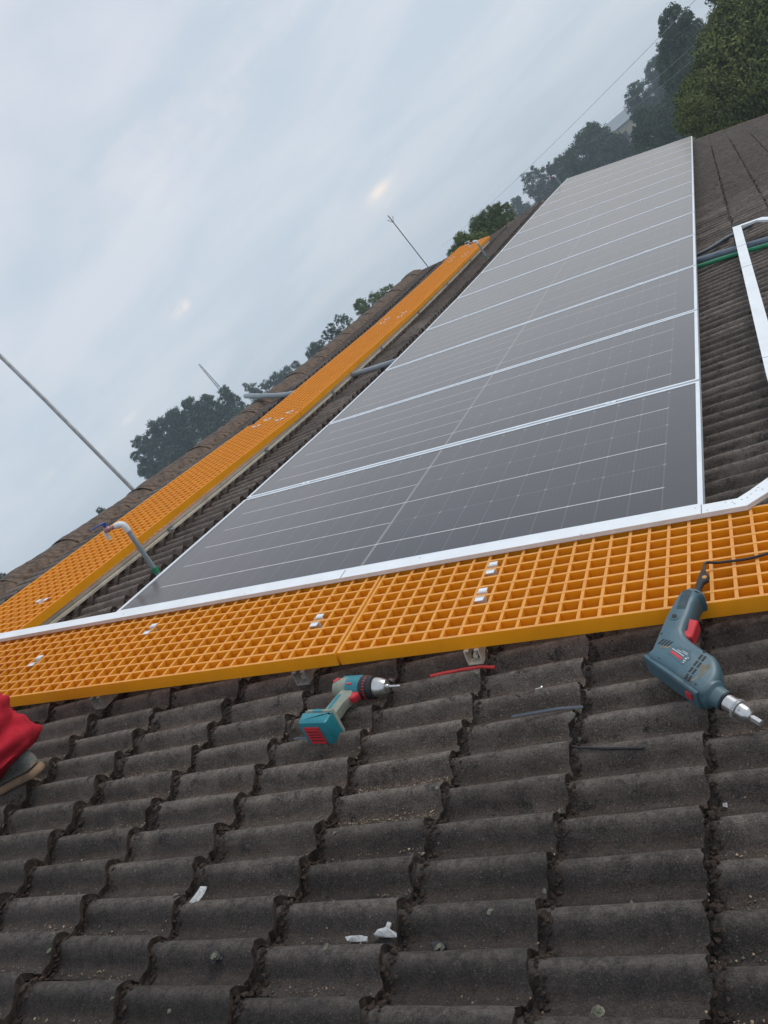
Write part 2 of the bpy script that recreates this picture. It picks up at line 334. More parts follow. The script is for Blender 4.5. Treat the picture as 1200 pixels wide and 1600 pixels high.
MT = {
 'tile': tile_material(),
 'butt': mat('mossy tile edge', (.060, .040, .029), .95, var=.5, scale=45, bump=.8, dirt=((.12, .085, .055), .6, 30)),
 'moss': mat('dry brown moss', (.046, .030, .021), .97, var=.55, scale=60, bump=.8, dirt=((.15, .09, .055), .45, 25)),
 'ridge': mat('mossy ridge', (.10, .072, .055), .95, var=.45, scale=22, bump=.7, dirt=((.22, .14, .09), .75, 11)),
 'lichen': mat('pale lichen', (.20, .205, .145), .95, var=.35, scale=120, bump=.7),
 'grit': mat('tan grit', (.30, .225, .15), .9, var=.5, scale=40),
 'glass': panel_material(),
 'alu': mat('bare aluminium', (.80, .85, .90), .38, .25, var=.06, scale=6, bump=.03),
 'galv': mat('galvanised steel', (.40, .41, .42), .5, .6, var=.2, scale=25, bump=.05),
 'rail': mat('anodised rail', (.66, .60, .50), .5, .1, var=.08, scale=10, dirt=((.25, .2, .15), .4, 6)),
 'channel': mat('dull aluminium', (.36, .35, .33), .5, .3, var=.2, scale=18, dirt=((.16, .13, .1), .6, 12)),
 'white': mat('white tray', (.80, .84, .87), .45, .1, var=.05, scale=8, dirt=((.55, .55, .54), .12, 9)),
 'seam': mat('tray seam', (.16, .17, .18), .7, var=.1),
 'orange': mat('orange moulded fibreglass', (.98, .475, .014), .42, var=.08, scale=7, bump=.03, dirt=((.88, .40, .01), .35, 3.5)),
 'worn': mat('worn orange bar tops', (.95, .49, .13), .7, var=.10, scale=14, bump=.25, dirt=((.60, .38, .22), .45, 9)),
 'rim': mat('yellow orange rim', (.95, .475, .012), .33, var=.08, scale=5, bump=.03, dirt=((.88, .50, .03), .5, 8)),
 'pvc': mat('grey pvc pipe', (.26, .30, .33), .45, var=.1, scale=12, dirt=((.16, .16, .16), .3, 8)),
 'pvcwhite': mat('white pvc', (.72, .76, .79), .35, var=.05, scale=20),
 'bluepipe': mat('blue grey conduit', (.13, .17, .22), .45, var=.15, scale=15),
 'darkpipe': mat('dark conduit', (.045, .06, .08), .5, var=.2, scale=15),
 'green': mat('green hose', (.02, .25, .12), .45, var=.12, scale=20),
 'bluevalve': mat('blue plastic', (.02, .08, .42), .35, var=.08, scale=40),
 'brass': mat('pinkish tap body', (.45, .25, .24), .4, .3, var=.2, scale=60),
 'teal': mat('teal plastic', (.015, .20, .25), .38, var=.08, scale=50, dirt=((.16, .2, .19), .3, 30)),
 'makgrey': mat('dusty grey green plastic', (.25, .27, .22), .55, var=.12, scale=50, dirt=((.33, .30, .24), .5, 25)),
 'bosch': mat('slate blue plastic', (.060, .125, .160), .40, var=.08, scale=30, bump=.04, dirt=((.16, .16, .13), .35, 14)),
 'bosch2': mat('dark slate rubber', (.035, .070, .090), .7, var=.15, scale=90, bump=.4, dirt=((.13, .13, .11), .4, 30)),
 'dust': mat('dried mud smear', (.17, .16, .125), .8, var=.25, scale=60),
 'redpl': mat('red plastic', (.60, .035, .045), .4, var=.08, scale=60),
 'black': mat('black rubber', (.014, .015, .017), .5, var=.3, scale=40),
 'print': mat('pale print', (.62, .64, .64), .5, var=.06, scale=60),
 'chrome': mat('drill chuck steel', (.58, .58, .58), .28, .9, var=.1, scale=50, bump=.03),
 'redtube': mat('red tubing', (.55, .03, .03), .4, var=.12, scale=60),
 'cloth': mat('red work cloth', (.44, .020, .036), .95, var=.16, scale=25, bump=.35, spec=.15),
 'shirt': mat('blue work shirt', (.05, .08, .14), .9, var=.2, scale=25, bump=.2),
 'skin': mat('skin', (.20, .105, .065), .55, var=.08, scale=20),
 'hair': mat('black hair', (.012, .01, .01), .7, var=.3, scale=80),
 'shoe': mat('muddy shoe upper', (.13, .14, .14), .85, var=.35, scale=30, bump=.7, dirt=((.30, .25, .18), .75, 22)),
 'sole': mat('tan rubber sole', (.27, .17, .10), .75, var=.25, scale=18, bump=.2, dirt=((.12, .11, .10), .4, 12)),
 'paper': mat('crumpled pale plastic', (.50, .51, .52), .6, var=.3, scale=60, bump=.5, dirt=((.2, .19, .18), .5, 40)),
 'wall': mat('cream painted wall', (.42, .38, .30), .9, var=.15, scale=2, bump=.2),
 'ground': mat('dry grass and earth', (.07, .085, .035), .95, var=.4, scale=.15, dirt=((.16, .11, .07), .6, .05)),
 'hill': mat('hazy wooded hill', (.045, .07, .04), .95, var=.4, scale=.03),
 'bark': mat('bark', (.10, .08, .06), .9, var=.3, scale=8, bump=.4),
 'rust': mat('rusty steel', (.13, .075, .055), .8, .3, var=.3, scale=30),
}
for k_ in ('orange', 'rim', 'worn'):                      # resin bars let some light through
    t_ = MT[k_].node_tree; p_ = t_.nodes['Principled BSDF']; tr_ = N(t_, 'ShaderNodeBsdfTranslucent'); tr_.inputs[0].default_value = (1, .54, .02, 1)
    mx_ = N(t_, 'ShaderNodeMixShader'); mx_.inputs[0].default_value = .34; t_.links.new(p_.outputs[0], mx_.inputs[1]); t_.links.new(tr_.outputs[0], mx_.inputs[2]); t_.links.new(mx_.outputs[0], t_.nodes['Material Output'].inputs[0])
def leafmat(name, c1, c2):
    mt, t, p = base(name); l = t.links.new
    g = N(t, 'ShaderNodeNewGeometry'); n = N(t, 'ShaderNodeTexNoise', inp={'Scale': .9, 'Detail': 4, 'Roughness': .7}); l(g.outputs['Position'], n.inputs['Vector'])
    ri = N(t, 'ShaderNodeMath', operation='MULTIPLY_ADD'); l(g.outputs['Random Per Island'], ri.inputs[0]); ri.inputs[1].default_value = .35; l(n.outputs[0], ri.inputs[2])
    r = N(t, 'ShaderNodeValToRGB'); l(ri.outputs[0], r.inputs[0]); e = r.color_ramp.elements
    e[0].position = .42; e[0].color = (*c1, 1); e[1].position = .95; e[1].color = (*c2, 1)
    l(r.outputs[0], p.inputs['Base Color']); p.inputs['Roughness'].default_value = .75; p.inputs['Specular IOR Level'].default_value = .2
    return mt
LEAF = {'dark': leafmat('dark evergreen leaves', (.022, .042, .022), (.070, .125, .058)),
        'olive': leafmat('olive green leaves', (.036, .060, .014), (.20, .225, .062)),
        'euc': leafmat('grey green leaves', (.020, .042, .030), (.065, .125, .080)),
        'fresh': leafmat('fresh green leaves', (.055, .095, .020), (.21, .26, .075))}
# ------------------------------------------------------------------ the building and its tiled roof
bld = empty('tiled_building', Matrix.Translation((-1, 6, -4.2)), 'building with a long weathered brown concrete tile roof that everything else lies on', 'building')
bld_inv = bld.matrix_world.inverted()
def child(o, root):                                       # keep world placement when parented
    mw = o.matrix_basis.copy(); o.parent = root; o.matrix_basis = root.matrix_world.inverted() @ mw; return o
bpy.context.view_layer.update()
def vmax(u):                                              # where the slope ends at the ridge and the hip
    P = [(-4, 4.08), (9.85, 4.0), (10.5, 3.42), (11.2, 3.02), (14.4, 2.42), (15.2, 2.30), (15.45, 1.2), (15.9, -.1), (16.1, -1.4), (16.3, -4)]
    if u <= 9.85: return 4.08 - (u + 4) * .08 / 13.85
    for (a, b), (c, d) in zip(P[1:5], P[2:6]):
        if a <= u <= c: return b + (d - b) * (u - a) / (c - a)
    return 2.3 if u < 15.2 else -9
def umax(v):
    if v > 2.3: return 15.2
    P = [(2.3, 15.2), (1.2, 15.5), (-.1, 15.95), (-1.4, 16.15), (-4, 16.4)]
    for (a, b), (c, d) in zip(P, P[1:]):
        if c <= v <= a: return b + (d - b) * (a - v) / (a - c)
    return 16.4
def roll(x):                                              # tile profile over its width, x in 0..TW
    q = x % TP if x < TW - 1e-6 else TP
    if q <= .034: return 0.0
    s = math.sin(PI * (q - .034) / (TP - .034 + .003)); return .036 * max(s, 0) ** .8
def tile_mesh(seed, nx=22, ny=5, width=.2045, length=.318):
    rnd = random.Random(seed); mb = MB(); vs = []; fs = []; mi = []
    xs = [width * i / nx for i in range(nx + 1)]
    jit = [rnd.uniform(-.0035, .0035) + .008 * noise.noise(Vector((x * 30, seed * 3.1, 0))) for x in xs]
    chip = rnd.choice([None, None, rnd.randrange(nx)])
    def z(x, y):
        return roll(x * TW / width) + .026 * (1 - y / TG) + .0022 * noise.noise(Vector((x * 18, y * 18, seed * 7.7)))
    for j in range(ny + 1):
        y = length * j / ny
        for i, x in enumerate(xs):
            yy = y
            if j == 0: yy = jit[i] + (.012 if chip is not None and abs(i - chip) < 2 else 0)
            vs.append((x, yy, z(x, y) - (.0016 if j == 0 else 0)))
    row = nx + 1
    for j in range(ny):
        for i in range(nx): fs.append((j * row + i, j * row + i + 1, (j + 1) * row + i + 1, (j + 1) * row + i))
    mb.add(vs, fs, 0, True)
    # front (butt) face and underside lip
    top = [vs[i] for i in range(row)]; low = [(x, y + .004, z_ - .022 - rnd.uniform(0, .004)) for x, y, z_ in top]
    mb.add(top + low, [(i, row + i, row + i + 1, i + 1) for i in range(nx)], 1, False)
    # raised side edge over the next tile's valley
    side = [(width, length * j / ny, z(width, length * j / ny)) for j in range(ny + 1)]; sl = [(x, y, z_ - .022) for x, y, z_ in side]
    mb.add(side + sl, [(j, j + ny + 1, j + ny + 2, j + 1) for j in range(ny)], 1, False)
    s0 = [(0, length * j / ny, z(0, length * j / ny)) for j in range(ny + 1)]; s1 = [(x, y, z_ - .014) for x, y, z_ in s0]
    mb.add(s0 + s1, [(j, j + 1, j + ny + 2, j + ny + 1) for j in range(ny)], 1, False)
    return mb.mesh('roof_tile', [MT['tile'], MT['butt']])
tiles = []
for k in range(-11, 84):
    u0 = TU0 + TW * k
    for c_ in range(-13, 15):
        v0 = TV0 + TG * c_
        if u0 + TW > umax(v0) + .06 or v0 + .12 > vmax(u0 + TW / 2) - .02: continue
        P = W(u0 + TW / 2, v0 + .14, TN + .03); d = P - CAM; z = d.dot(FW)
        sx = 600 + 1300.3 * d.dot(RX) / max(z, .01); sy = 800 - 1300.3 * d.dot(UPV) / max(z, .01)
        inn = z > .2 and -110 < sx < 1310 and -60 < sy < 1720
        hid = (0 <= u0 < 14.9 and -.2 < v0 < 2.0) or (-.42 <= u0 < -.1) or (u0 >= 0 and 2.9 < v0 + .14 < 3.3)
        score = 1 / d.length ** 2 if inn and not hid else 0
        tiles.append([score, u0, v0, d.length])
tiles.sort(key=lambda q: -q[0])
variants = [tile_mesh(i) for i in range(12)]
rt = random.Random(3); near_tiles = tiles[:292]
for sc_, u0, v0, _ in near_tiles:
    me = rt.choice(variants)
    o = link('roof_tile', me); M = frame(u0 + .002, v0, TN, rt.gauss(0, .008))
    M.translation += AV * rt.uniform(-.009, .007) + AN * rt.uniform(-.002, .006)
    room = (vmax(u0 + TW / 2) - .02 - v0) / .318
    if room < 1: M = M @ Matrix.Diagonal((1, room, 1, 1))
    o.matrix_basis = bld_inv @ M; o.parent = bld
mb = MB()
def cheap_tile(mb, u0, v0, d, mirror=None):
    nx = 16 if d < 9 else 10
    xs = [.205 * i / nx for i in range(nx + 1)]; r = rt.uniform(-.004, .004); rn = rt.uniform(-.002, .002)
    rows = []
    for y in (0, min(.30, vmax(u0 + .1) - .02 - v0)):
        rows.append([(u0 + x, v0 + y + (rt.uniform(-.004, .004) + r if y == 0 else 0), TN + roll(x * TW / .205) + .026 * (1 - y / TG) + rn) for x in xs])
    rows.append([(a, b + .003, c - .023) for a, b, c in rows[0]])
    vs = [(W(*q) if mirror is None else mirror(*q)) for rw in rows for q in rw]; n = nx + 1
    f1 = [(i, i + 1, n + i + 1, n + i) for i in range(nx)]; f2 = [(i, 2 * n + i, 2 * n + i + 1, i + 1) for i in range(nx)]
    mb.add(vs, f1, 0, True); mb.add(vs, f2, 1, False)
for sc_, u0, v0, d in tiles[292:]: cheap_tile(mb, u0, v0, d)
def back_slope(u, v, n):                                  # the far slope, falling away behind the ridge
    p_ = W(u, v, n); r_ = W(u, 4.05, n); return Vector((2 * r_.x - p_.x, p_.y, p_.z))
for k in range(-11, 60, 1):
    for c_ in range(-4, 13):
        cheap_tile(mb, TU0 + TW * k, TV0 + TG * c_, 20, back_slope)
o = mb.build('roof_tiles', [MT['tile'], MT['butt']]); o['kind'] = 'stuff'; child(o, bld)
# deck under the tiles so that no light comes through the gaps
mb = MB()
us = [-3.4 + i * .5 for i in range(37)]; us = [u for u in us if u < 15.1]
vs = []; fs = []
for u in us:
    for v in (-3.7, 0, min(vmax(u), 4.03) - .02): vs.append(W(u, v, TN - .035))
for i in range(len(us) - 1):
    for j in range(2): fs.append((i * 3 + j, i * 3 + 3 + j, i * 3 + 4 + j, i * 3 + 1 + j))
mb.add(vs, fs); o = mb.build('roof_deck', MT['butt']); child(o, bld)
# ridge tiles, half round and bedded in moss, along the ridge and down the hip
def ridge_mesh(seed, ln, R=.10):
    rnd = random.Random(seed); vs = []; fs = []; k = 12; m_ = 5
    for i in range(m_ + 1):
        x = ln * i / m_
        for j in range(k + 1):
            a = PI * j / k; rr = R * (1 + .02 * (1 - i / m_)) + .010 * noise.noise(Vector((x * 9, a * 2, seed)))
            vs.append((x, -math.cos(a) * rr * 1.5, math.sin(a) * rr * .78))
    n = k + 1
    for i in range(m_):
        for j in range(k): fs.append((i * n + j, i * n + j + 1, (i + 1) * n + j + 1, (i + 1) * n + j))
    mb = MB(); mb.add(vs, fs, 0, True)
    low = [(x + .003, y * .9, z * .9) for x, y, z in vs[:n]]
    mb.add(vs[:n] + low, [(j, j + 1, n + j + 1, n + j) for j in range(k)], 0, False)
    return mb.mesh('ridge_tile', [MT['ridge']])
for me in [ridge_mesh(i, .31) for i in range(1)]: pass
rms = [ridge_mesh(i, .31) for i in range(5)]
u = -3.0
while u < 9.75:
    o = link('ridge_tile', rt.choice(rms), bld); o.matrix_basis = bld_inv @ frame(u, vmax(u) + .01, TN + .006 + rt.uniform(-.006, .006), rt.uniform(-.02, .02)); u += .285
hp = [(9.85, 3.98), (10.5, 3.42), (11.2, 3.02), (12.6, 2.76), (14.4, 2.42), (15.2, 2.30)]
for (a, b), (c, d) in zip(hp, hp[1:]):
    ln = math.hypot(c - a, d - b); k = max(1, round(ln / .28)); ang = math.atan2(d - b, c - a)
    for i in range(k):
        f = i / k; o = link('ridge_tile', rt.choice(rms), bld)
        o.matrix_basis = bld_inv @ (frame(a + (c - a) * f, b + (d - b) * f, TN - .03, ang) @ Matrix.Diagonal((1, .8, .8, 1)))
# verge caps along the far gable end
ep = [(15.22, 2.3), (15.55, 1.2), (16.0, -.1), (16.2, -1.4), (16.45, -3.7)]
for (a, b), (c, d) in zip(ep, ep[1:]):
    ln = math.hypot(c - a, d - b); k = max(1, round(ln / .29)); ang = math.atan2(d - b, c - a)
    for i in range(k):
        f = i / k; o = link('verge_tile', rt.choice(rms), bld)
        o.matrix_basis = bld_inv @ (frame(a + (c - a) * f, b + (d - b) * f, TN - .04, ang) @ Matrix.Diagonal((1, .45, .55, 1)))
# walls below the eaves
mb = MB(); xr = W(0, -3.3, 0).x; xl = 2 * W(0, 4.05, 0).x - xr
mb.box(xl, xr, -2.9, 15.1, -4.2, W(0, -3.3, -.2).z - .08); o = mb.build('wall', MT['wall']); child(o, bld)
# ------------------------------------------------------------------ moss crusts, grit and lichen on the tiles
def blob(mb, P, r, rnd, sub=0, mi=0, flat=.6):
    ico = BL[sub]; rot = Matrix.Rotation(rnd.uniform(0, 6.3), 3, 'Z') @ Matrix.Rotation(rnd.uniform(-.6, .6), 3, 'X')
    vs = []
    for q in ico[0]:
        k = r * rnd.uniform(.62, 1.25); v_ = rot @ Vector((q.x, q.y, q.z * flat)); vs.append(P + v_ * k)
    mb.add(vs, ico[1], mi, sub > 0)
BL = []
for s_ in (1, 2):
    b_ = bmesh.new(); bmesh.ops.create_icosphere(b_, subdivisions=s_, radius=1); b_.verts.ensure_lookup_table()
    BL.append(([v.co.copy() for v in b_.verts], [tuple(v.index for v in f.verts) for f in b_.faces])); b_.free()
rm = random.Random(11)
mb = MB(); lm = MB(); gm = MB()
for sc_, u0, v0, d in tiles[:620]:
    if sc_ == 0: continue
    dens = 1 if d < 4 else .5
    left = v0 > 2.2
    amt = .55 + .75 * noise.noise(Vector((u0 * 1.7, v0 * 1.9, 3)))
    step = .0028 if d < 4 else .009
    x = 0
    while x < TW:
        if rm.random() < .85 + amt * .4:
            z = TN + roll(x) + .012; rr = rm.uniform(.0024, .0082) * (1 if not left else 1.3) * (1.15 if d > 4 else 1)
            P = W(u0 + x, v0 + rm.uniform(-.023, .003), TN + roll(x) + rm.uniform(-.001, .010)); blob(mb, P, rr, rm, 0)
        x += step * rm.uniform(.6, 1.5)
    if d < 4:                                             # clumps in the side joint
        for q in range(int(10 * max(amt, .2))):
            if rm.random() < .6:
                P = W(u0 + rm.uniform(-.004, .006), v0 + rm.random() * .28, TN + .006); blob(mb, P, rm.uniform(.003, .008), rm, 0)
        for q in range(26):                               # grit lying in the valleys
            xx = rm.choice([.013, .117]) + rm.gauss(0, .008); s_ = rm.uniform(.0008, .0025)
            vv = rm.random() * .28
            P = W(u0 + xx, v0 + vv, TN + roll(xx % TP) + .026 * (1 - vv / TG) + s_ * .6); blob(gm, P, s_, rm, 0, rm.choice([0, 0, 1, 1, 2]))
        near = (1.0 if -1.15 < u0 < -.5 else .12) * max(0, 1.3 + 2.4 * noise.noise(Vector((u0 * 2.3, v0 * 2.1, 8))))
        for q in range(int(260 * near)):                   # light swarf and tile chips left by the drilling below the walkway
            xx = rm.choice([.013, .117]) + rm.gauss(0, .010); s_ = rm.uniform(.0010, .0030); vv = rm.random() * .28
            if not 0 < xx < TW: continue
            P = W(u0 + xx, v0 + vv, TN + roll(xx) + .026 * (1 - vv / TG) + s_ * .5); blob(gm, P, s_, rm, 0, 2 if rm.random() < .2 else 0)
        if rm.random() < .55:
            for q in range(rm.randint(1, 4)):
                xx = rm.random() * TW; vv = rm.choice([rm.gauss(.0, .008), rm.random() * .28]); P = W(u0 + xx, v0 + vv, TN + roll(xx) + .026 * (1 - max(vv, 0) / TG))
                blob(lm, P, rm.uniform(.002, .010), rm, 0, 0, .35)
# thicker moss against the ridge tiles
for i in range(700):
    u = rm.uniform(-.4, 9.9); t_ = rm.random(); v = 3.90 + .10 * t_ + .03 * noise.noise(Vector((u * 3, 0, 0)))
    P = W(u, v, TN + .02 + .03 * t_); blob(mb, P, rm.uniform(.005, .013), rm, 0)
for i in range(700):
    u = rm.uniform(9.9, 15.1); v = vmax(u) + rm.uniform(-.12, .03); P = W(u, v, TN + rm.uniform(0, .04)); blob(mb, P, rm.uniform(.006, .015), rm, 0)
o = mb.build('moss', MT['moss']); props(o, 'dry brown moss crusted along the tile edges and against the ridge', 'moss', kind='stuff')
o = gm.build('grit', [MT['grit'], MT['moss'], MT['lichen']]); props(o, 'tan grit and drilling crumbs lying in the tile valleys', 'grit', kind='stuff')
o = lm.build('lichen', [MT['lichen']]); props(o, 'small pale lichen patches growing on the tiles', 'lichen', kind='stuff')
# ------------------------------------------------------------------ solar panels
ORD = ['nearest', 'second', 'third', 'fourth', 'fifth', 'sixth', 'seventh', 'eighth', 'ninth', 'tenth', 'eleventh', 'twelfth', 'farthest']
PW = 1.134; PT = .035; fw = .015
def panel_parts(u0):
    def w_(mb): mb.v = [(x, y, z + sag(u0 + x) * y / PL) for x, y, z in mb.v]; return mb
    mb = MB(); mb.box(0, PW, 0, fw, -PT, 0); mb.box(0, PW, PL - fw, PL, -PT, 0); mb.box(0, fw, fw, PL - fw, -PT, 0); mb.box(PW - fw, PW, fw, PL - fw, -PT, 0)
    g = MB(); k = 4; vs = [(fw + (PW - 2 * fw) * i / k, fw + (PL - 2 * fw) * j / k, -.0025) for j in range(k + 1) for i in range(k + 1)]
    vs += [(x, y, -.012) for x, y, z in vs]; n = k + 1; o_ = n * n; fs = []
    for j in range(k):
        for i in range(k): fs += [(j * n + i, j * n + i + 1, j * n + n + i + 1, j * n + n + i), (o_ + j * n + i, o_ + j * n + n + i, o_ + j * n + n + i + 1, o_ + j * n + i + 1)]
    g.add(vs, fs, 0, True)
    return w_(mb).mesh('frame', MT['alu']), w_(g).mesh('glass', MT['glass'])
FLAT = Matrix((AU, AV, AN)).transposed().to_4x4()
mb = MB(); mb.box(-.018, .006, -.022, .022, .0003, .003); mb.box(-.013, -.007, -.022, .022, -.03, .0003); mb.lathe([(.003, .004), (.0065, .004)], Matrix.Rotation(-PI / 2, 4, 'Y') @ Matrix.Translation((0, 0, .008)), 8)
cl_me = mb.mesh('clamp', MT['alu'])
for i in range(13):
    u = i * 1.154 + .008
    place = 'in the long row, touching the white tray' if i == 0 else ('in the long row, at the far end by the trees' if i == 12 else 'in the long row, counted from the white tray')
    M = FLAT.copy(); M.translation = W(u, 0, 0); fr_me, gl_me = panel_parts(u)
    root = empty('solar_panel', M, '%s grey solar panel %s' % (ORD[i], place), 'solar panel', 'solar panels in the long row on the roof')
    link('frame', fr_me, root); link('glass', gl_me, root)
    if i > 0:
        for y in (.36, 1.90): link('clamp', cl_me, root, Matrix.Translation((0, y, sag(u) * y / PL)))
# mounting rails under the array
for v, lb in ((.36, 'aluminium mounting rail under the lower side of the solar panels'), (1.90, 'aluminium mounting rail under the upper side of the solar panels')):
    mb = MB(); pv = None; vs = []; fs = []
    for i in range(32):
        u = -.02 + i * .49
        for (a, b) in ((-.02, -.078), (.02, -.078), (.02, -.037), (-.02, -.037)): vs.append(W(u, v + a, b))
    for i in range(31):
        for j in range(4): fs.append((i * 4 + j, i * 4 + (j + 1) % 4, i * 4 + 4 + (j + 1) % 4, i * 4 + 4 + j))
    fs += [(0, 3, 2, 1), (124, 125, 126, 127)]
    mb.add(vs, fs); o = mb.build('mounting_rail', MT['rail']); props(o, lb, 'rail')
# ------------------------------------------------------------------ orange walkway gratings
def bar_mesh(name, L_, axis, d=.033, wt=.0088, wb=.005):   # tapered bar, length L_ along x or y, worn top
    mb = MB(); k = max(2, int(L_ / .06)); 
    prof = [(-wb / 2, -d), (wb / 2, -d), (wt / 2, -.0), (-wt / 2, -.0)]
    vs = []
    for e in (0, L_):
        for a, z in prof: vs.append((e, a, z) if axis == 'x' else (a, e, z))
    mb.add(vs, [(0, 1, 5, 4), (1, 2, 6, 5), (3, 0, 4, 7)] if axis == 'x' else [(0, 4, 5, 1), (1, 5, 6, 2), (3, 7, 4, 0)], 0)
    mb.add(vs, [(2, 3, 7, 6)] if axis == 'x' else [(2, 6, 7, 3)], 1)
    return mb.mesh(name, [MT['orange'], MT['worn']])
CELL = .0522; GH = .042
def m_clip(root, x, y, alongx=True):
    mb = MB(); a, b = (.010, .013)
    for s in (-1, 1):
        cx, cy = (x + s * CELL / 2, y) if alongx else (x, y + s * CELL / 2)
        mb.box(cx - .0085, cx + .0085, cy - .013, cy + .013, .0008, .0032) if alongx else mb.box(cx - .013, cx + .013, cy - .0085, cy + .0085, .0008, .0032)
        if alongx: mb.box(cx - s * .0125 - .0012, cx - s * .0125 + .0012, cy - .016, cy + .016, -.03, .0031)
        else: mb.box(cx - .016, cx + .016, cy - s * .0125 - .0012, cy - s * .0125 + .0012, -.03, .0031)
    if alongx: mb.box(x - .013, x + .013, y - .016, y + .016, -.0325, -.030)
    else: mb.box(x - .016, x + .016, y - .013, y + .013, -.0325, -.030)
    mb.lathe([(0, .006), (.006, .006)], Matrix.Translation((x, y, -.030)) @ Matrix.Rotation(-PI / 2, 4, 'Y'), 8)
    return mb.build('clip', MT['alu'], root)
def grating(M, LX, LY, nx, ny, label, group, single, clips, alongx):
    """LX x LY panel with nx x ny cells; bars are parts when single, else joined"""
    root = empty('walkway_grating', M, label, 'grating', group)
    mb = MB(); t = .009
    mb.box(0, LX, 0, t, -GH, 0, 0, 1); mb.box(0, LX, LY - t, LY, -GH, 0, 0, 1); mb.box(0, t, t, LY - t, -GH, 0, 0, 1); mb.box(LX - t, LX, t, LY - t, -GH, 0, 0, 1)
    mb.build('rim', [MT['rim'], MT['worn']], root)
    if single:
        bx = bar_mesh('bar', LX - 2 * t, 'x'); by = bar_mesh('cross_bar', LY - 2 * t, 'y')
        for j in range(1, ny): link('bar', bx, root, Matrix.Translation((t, LY * j / ny, -.0012)))
        for i in range(1, nx): link('cross_bar', by, root, Matrix.Translation((LX * i / nx, t, -.0004)))
    else:
        mb = MB()
        for j in range(1, ny): y = LY * j / ny; mb.box(t, LX - t, y - .0035, y + .0035, -.033, -.0012, 0, 1)
        for i in range(1, nx): x = LX * i / nx; mb.box(x - .0035, x + .0035, t, LY - t, -.0325, -.0004, 0, 1)
        o = mb.build('bars', [MT['orange'], MT['worn']], root); o['kind'] = 'stuff'
    for x, y in clips: m_clip(root, x, y, alongx)
    return root
GN = -.012
g1 = 'orange gratings of the walkway across the roof'
MA = frame(-.498, 1.036, GN); MBm = frame(-.498, -1.272, GN)
grating(MA, .465, 2.30, 9, 42, 'left orange grating of the near walkway, beside the worker in red trousers', g1, True, [(.465 * 7 / 9 - .0258, .94), (.465 * 4 / 9, .15), (.465 * 4.5 / 9, 1.45)], True)
grating(MBm, .465, 2.30, 9, 42, 'right orange grating of the near walkway, with the corded drill leaning on it', g1, True, [(.465 * 7 / 9, 1.895), (.465 * 4 / 9, 1.895)], True)
g2 = 'orange gratings of the long walkway beside the ridge'
LBL = ['nearest orange grating of the ridge walkway, starting at the white tray', 'second orange grating of the ridge walkway, between first joint and the grey pipe', 'third orange grating of the ridge walkway, level with the antenna side of the roof', 'short last orange grating at the far tip of the ridge walkway']
for i, (a, b) in enumerate([(.03, 3.075), (3.083, 6.128), (6.136, 9.18), (9.19, 10.25)]):
    M = frame(a, 2.875, GN, 0, b - a); ln = b - a; nx = round(ln / CELL)
    cl = [(.30, .13), (ln - .10, .13), (ln - .10, .34), (.12, .34)] if i == 0 else [(.08, .13), (ln - .08, .13), (.08, .34), (ln - .08, .34)]
    grating(M, ln, .47, nx, 9, LBL[i], g2, False, cl, False)
# long rail under the ridge walkway and its feet
def rail_along(v, n0, n1, u0, u1, name, label, wv=.022):
    mb = MB(); vs = []; fs = []; k = int((u1 - u0) / .4) + 1
    prof = [(-wv, n0), (wv, n0), (wv, n1), (-wv, n1), (-wv, n1 - .012), (-wv + .007, n1 - .015), (-wv + .007, n0 + .015), (-wv, n0 + .012)]
    for i in range(k + 1):
        u = u0 + (u1 - u0) * i / k
        for a, b in prof: vs.append(W(u, v + a, b))
    m_ = len(prof)
    for i in range(k):
        for j in range(m_): fs.append((i * m_ + j, i * m_ + m_ + j, i * m_ + m_ + (j + 1) % m_, i * m_ + (j + 1) % m_))
    fs += [tuple(range(m_)), tuple(k * m_ + j for j in range(m_))[::-1]]
    mb.add(vs, fs); o = mb.build(name, MT['rail']); recalc(o.data); return props(o, label, 'rail')
rail_along(2.905, -.094, -.056, .06, 10.2, 'support_rail', 'long beige rail under the lower edge of the ridge walkway')
rail_along(3.30, -.094, -.056, .06, 10.2, 'support_rail', 'hidden beige rail under the upper edge of the ridge walkway')
mb = MB(); mb.box(-.02, .02, -.012, -.008, -.06, .035); mb.box(-.02, .02, -.05, -.008, -.064, -.060); mb.lathe([(-.004, .007), (.008, .007)], Matrix.Translation((0, -.012, .012)) @ Matrix.Rotation(-PI / 2, 4, 'Z'), 6)
ft = mb.mesh('rail_foot', MT['galv'])
for i, u in enumerate([1.22, 2.46, 3.72, 5.0, 6.3, 7.6, 8.9]):
    o = link('rail_foot', ft); o.matrix_basis = frame(u, 2.888, -.095)
    props(o, '%s steel foot of the beige walkway rail, counted from the white tray' % ORD[i], 'bracket', 'rail feet along the ridge walkway')
# channels under the near walkway, their ends stick out below the rim
for v, lb in ((.62, 'aluminium channel end under the near walkway above the red tube'), (1.18, 'aluminium channel end under the near walkway above the cordless drill'), (2.01, 'aluminium channel end under the near walkway near the worker'), (-.2, 'aluminium channel end hidden behind the corded drill')):
    mb = MB()
    for a, b, c, d in ((-.022, -.019, -.048, -.0005), (.019, .022, -.048, -.0005), (-.019, .019, -.048, -.045), (-.019, -.008, -.0035, -.0005), (.008, .019, -.0035, -.0005)):
        mb.box(0, .50, a, b, c, d)
    mb.lathe([(0, .008), (.012, .008)], Matrix.Translation((.016, 0, -.03)), 6)
    o = mb.build('support_channel', MT['rail'] if v == .62 else MT['channel']); o.matrix_basis = frame(-.506, v, GN - GH - .001); props(o, lb, 'channel', 'support channels under the near walkway')
    o2 = None
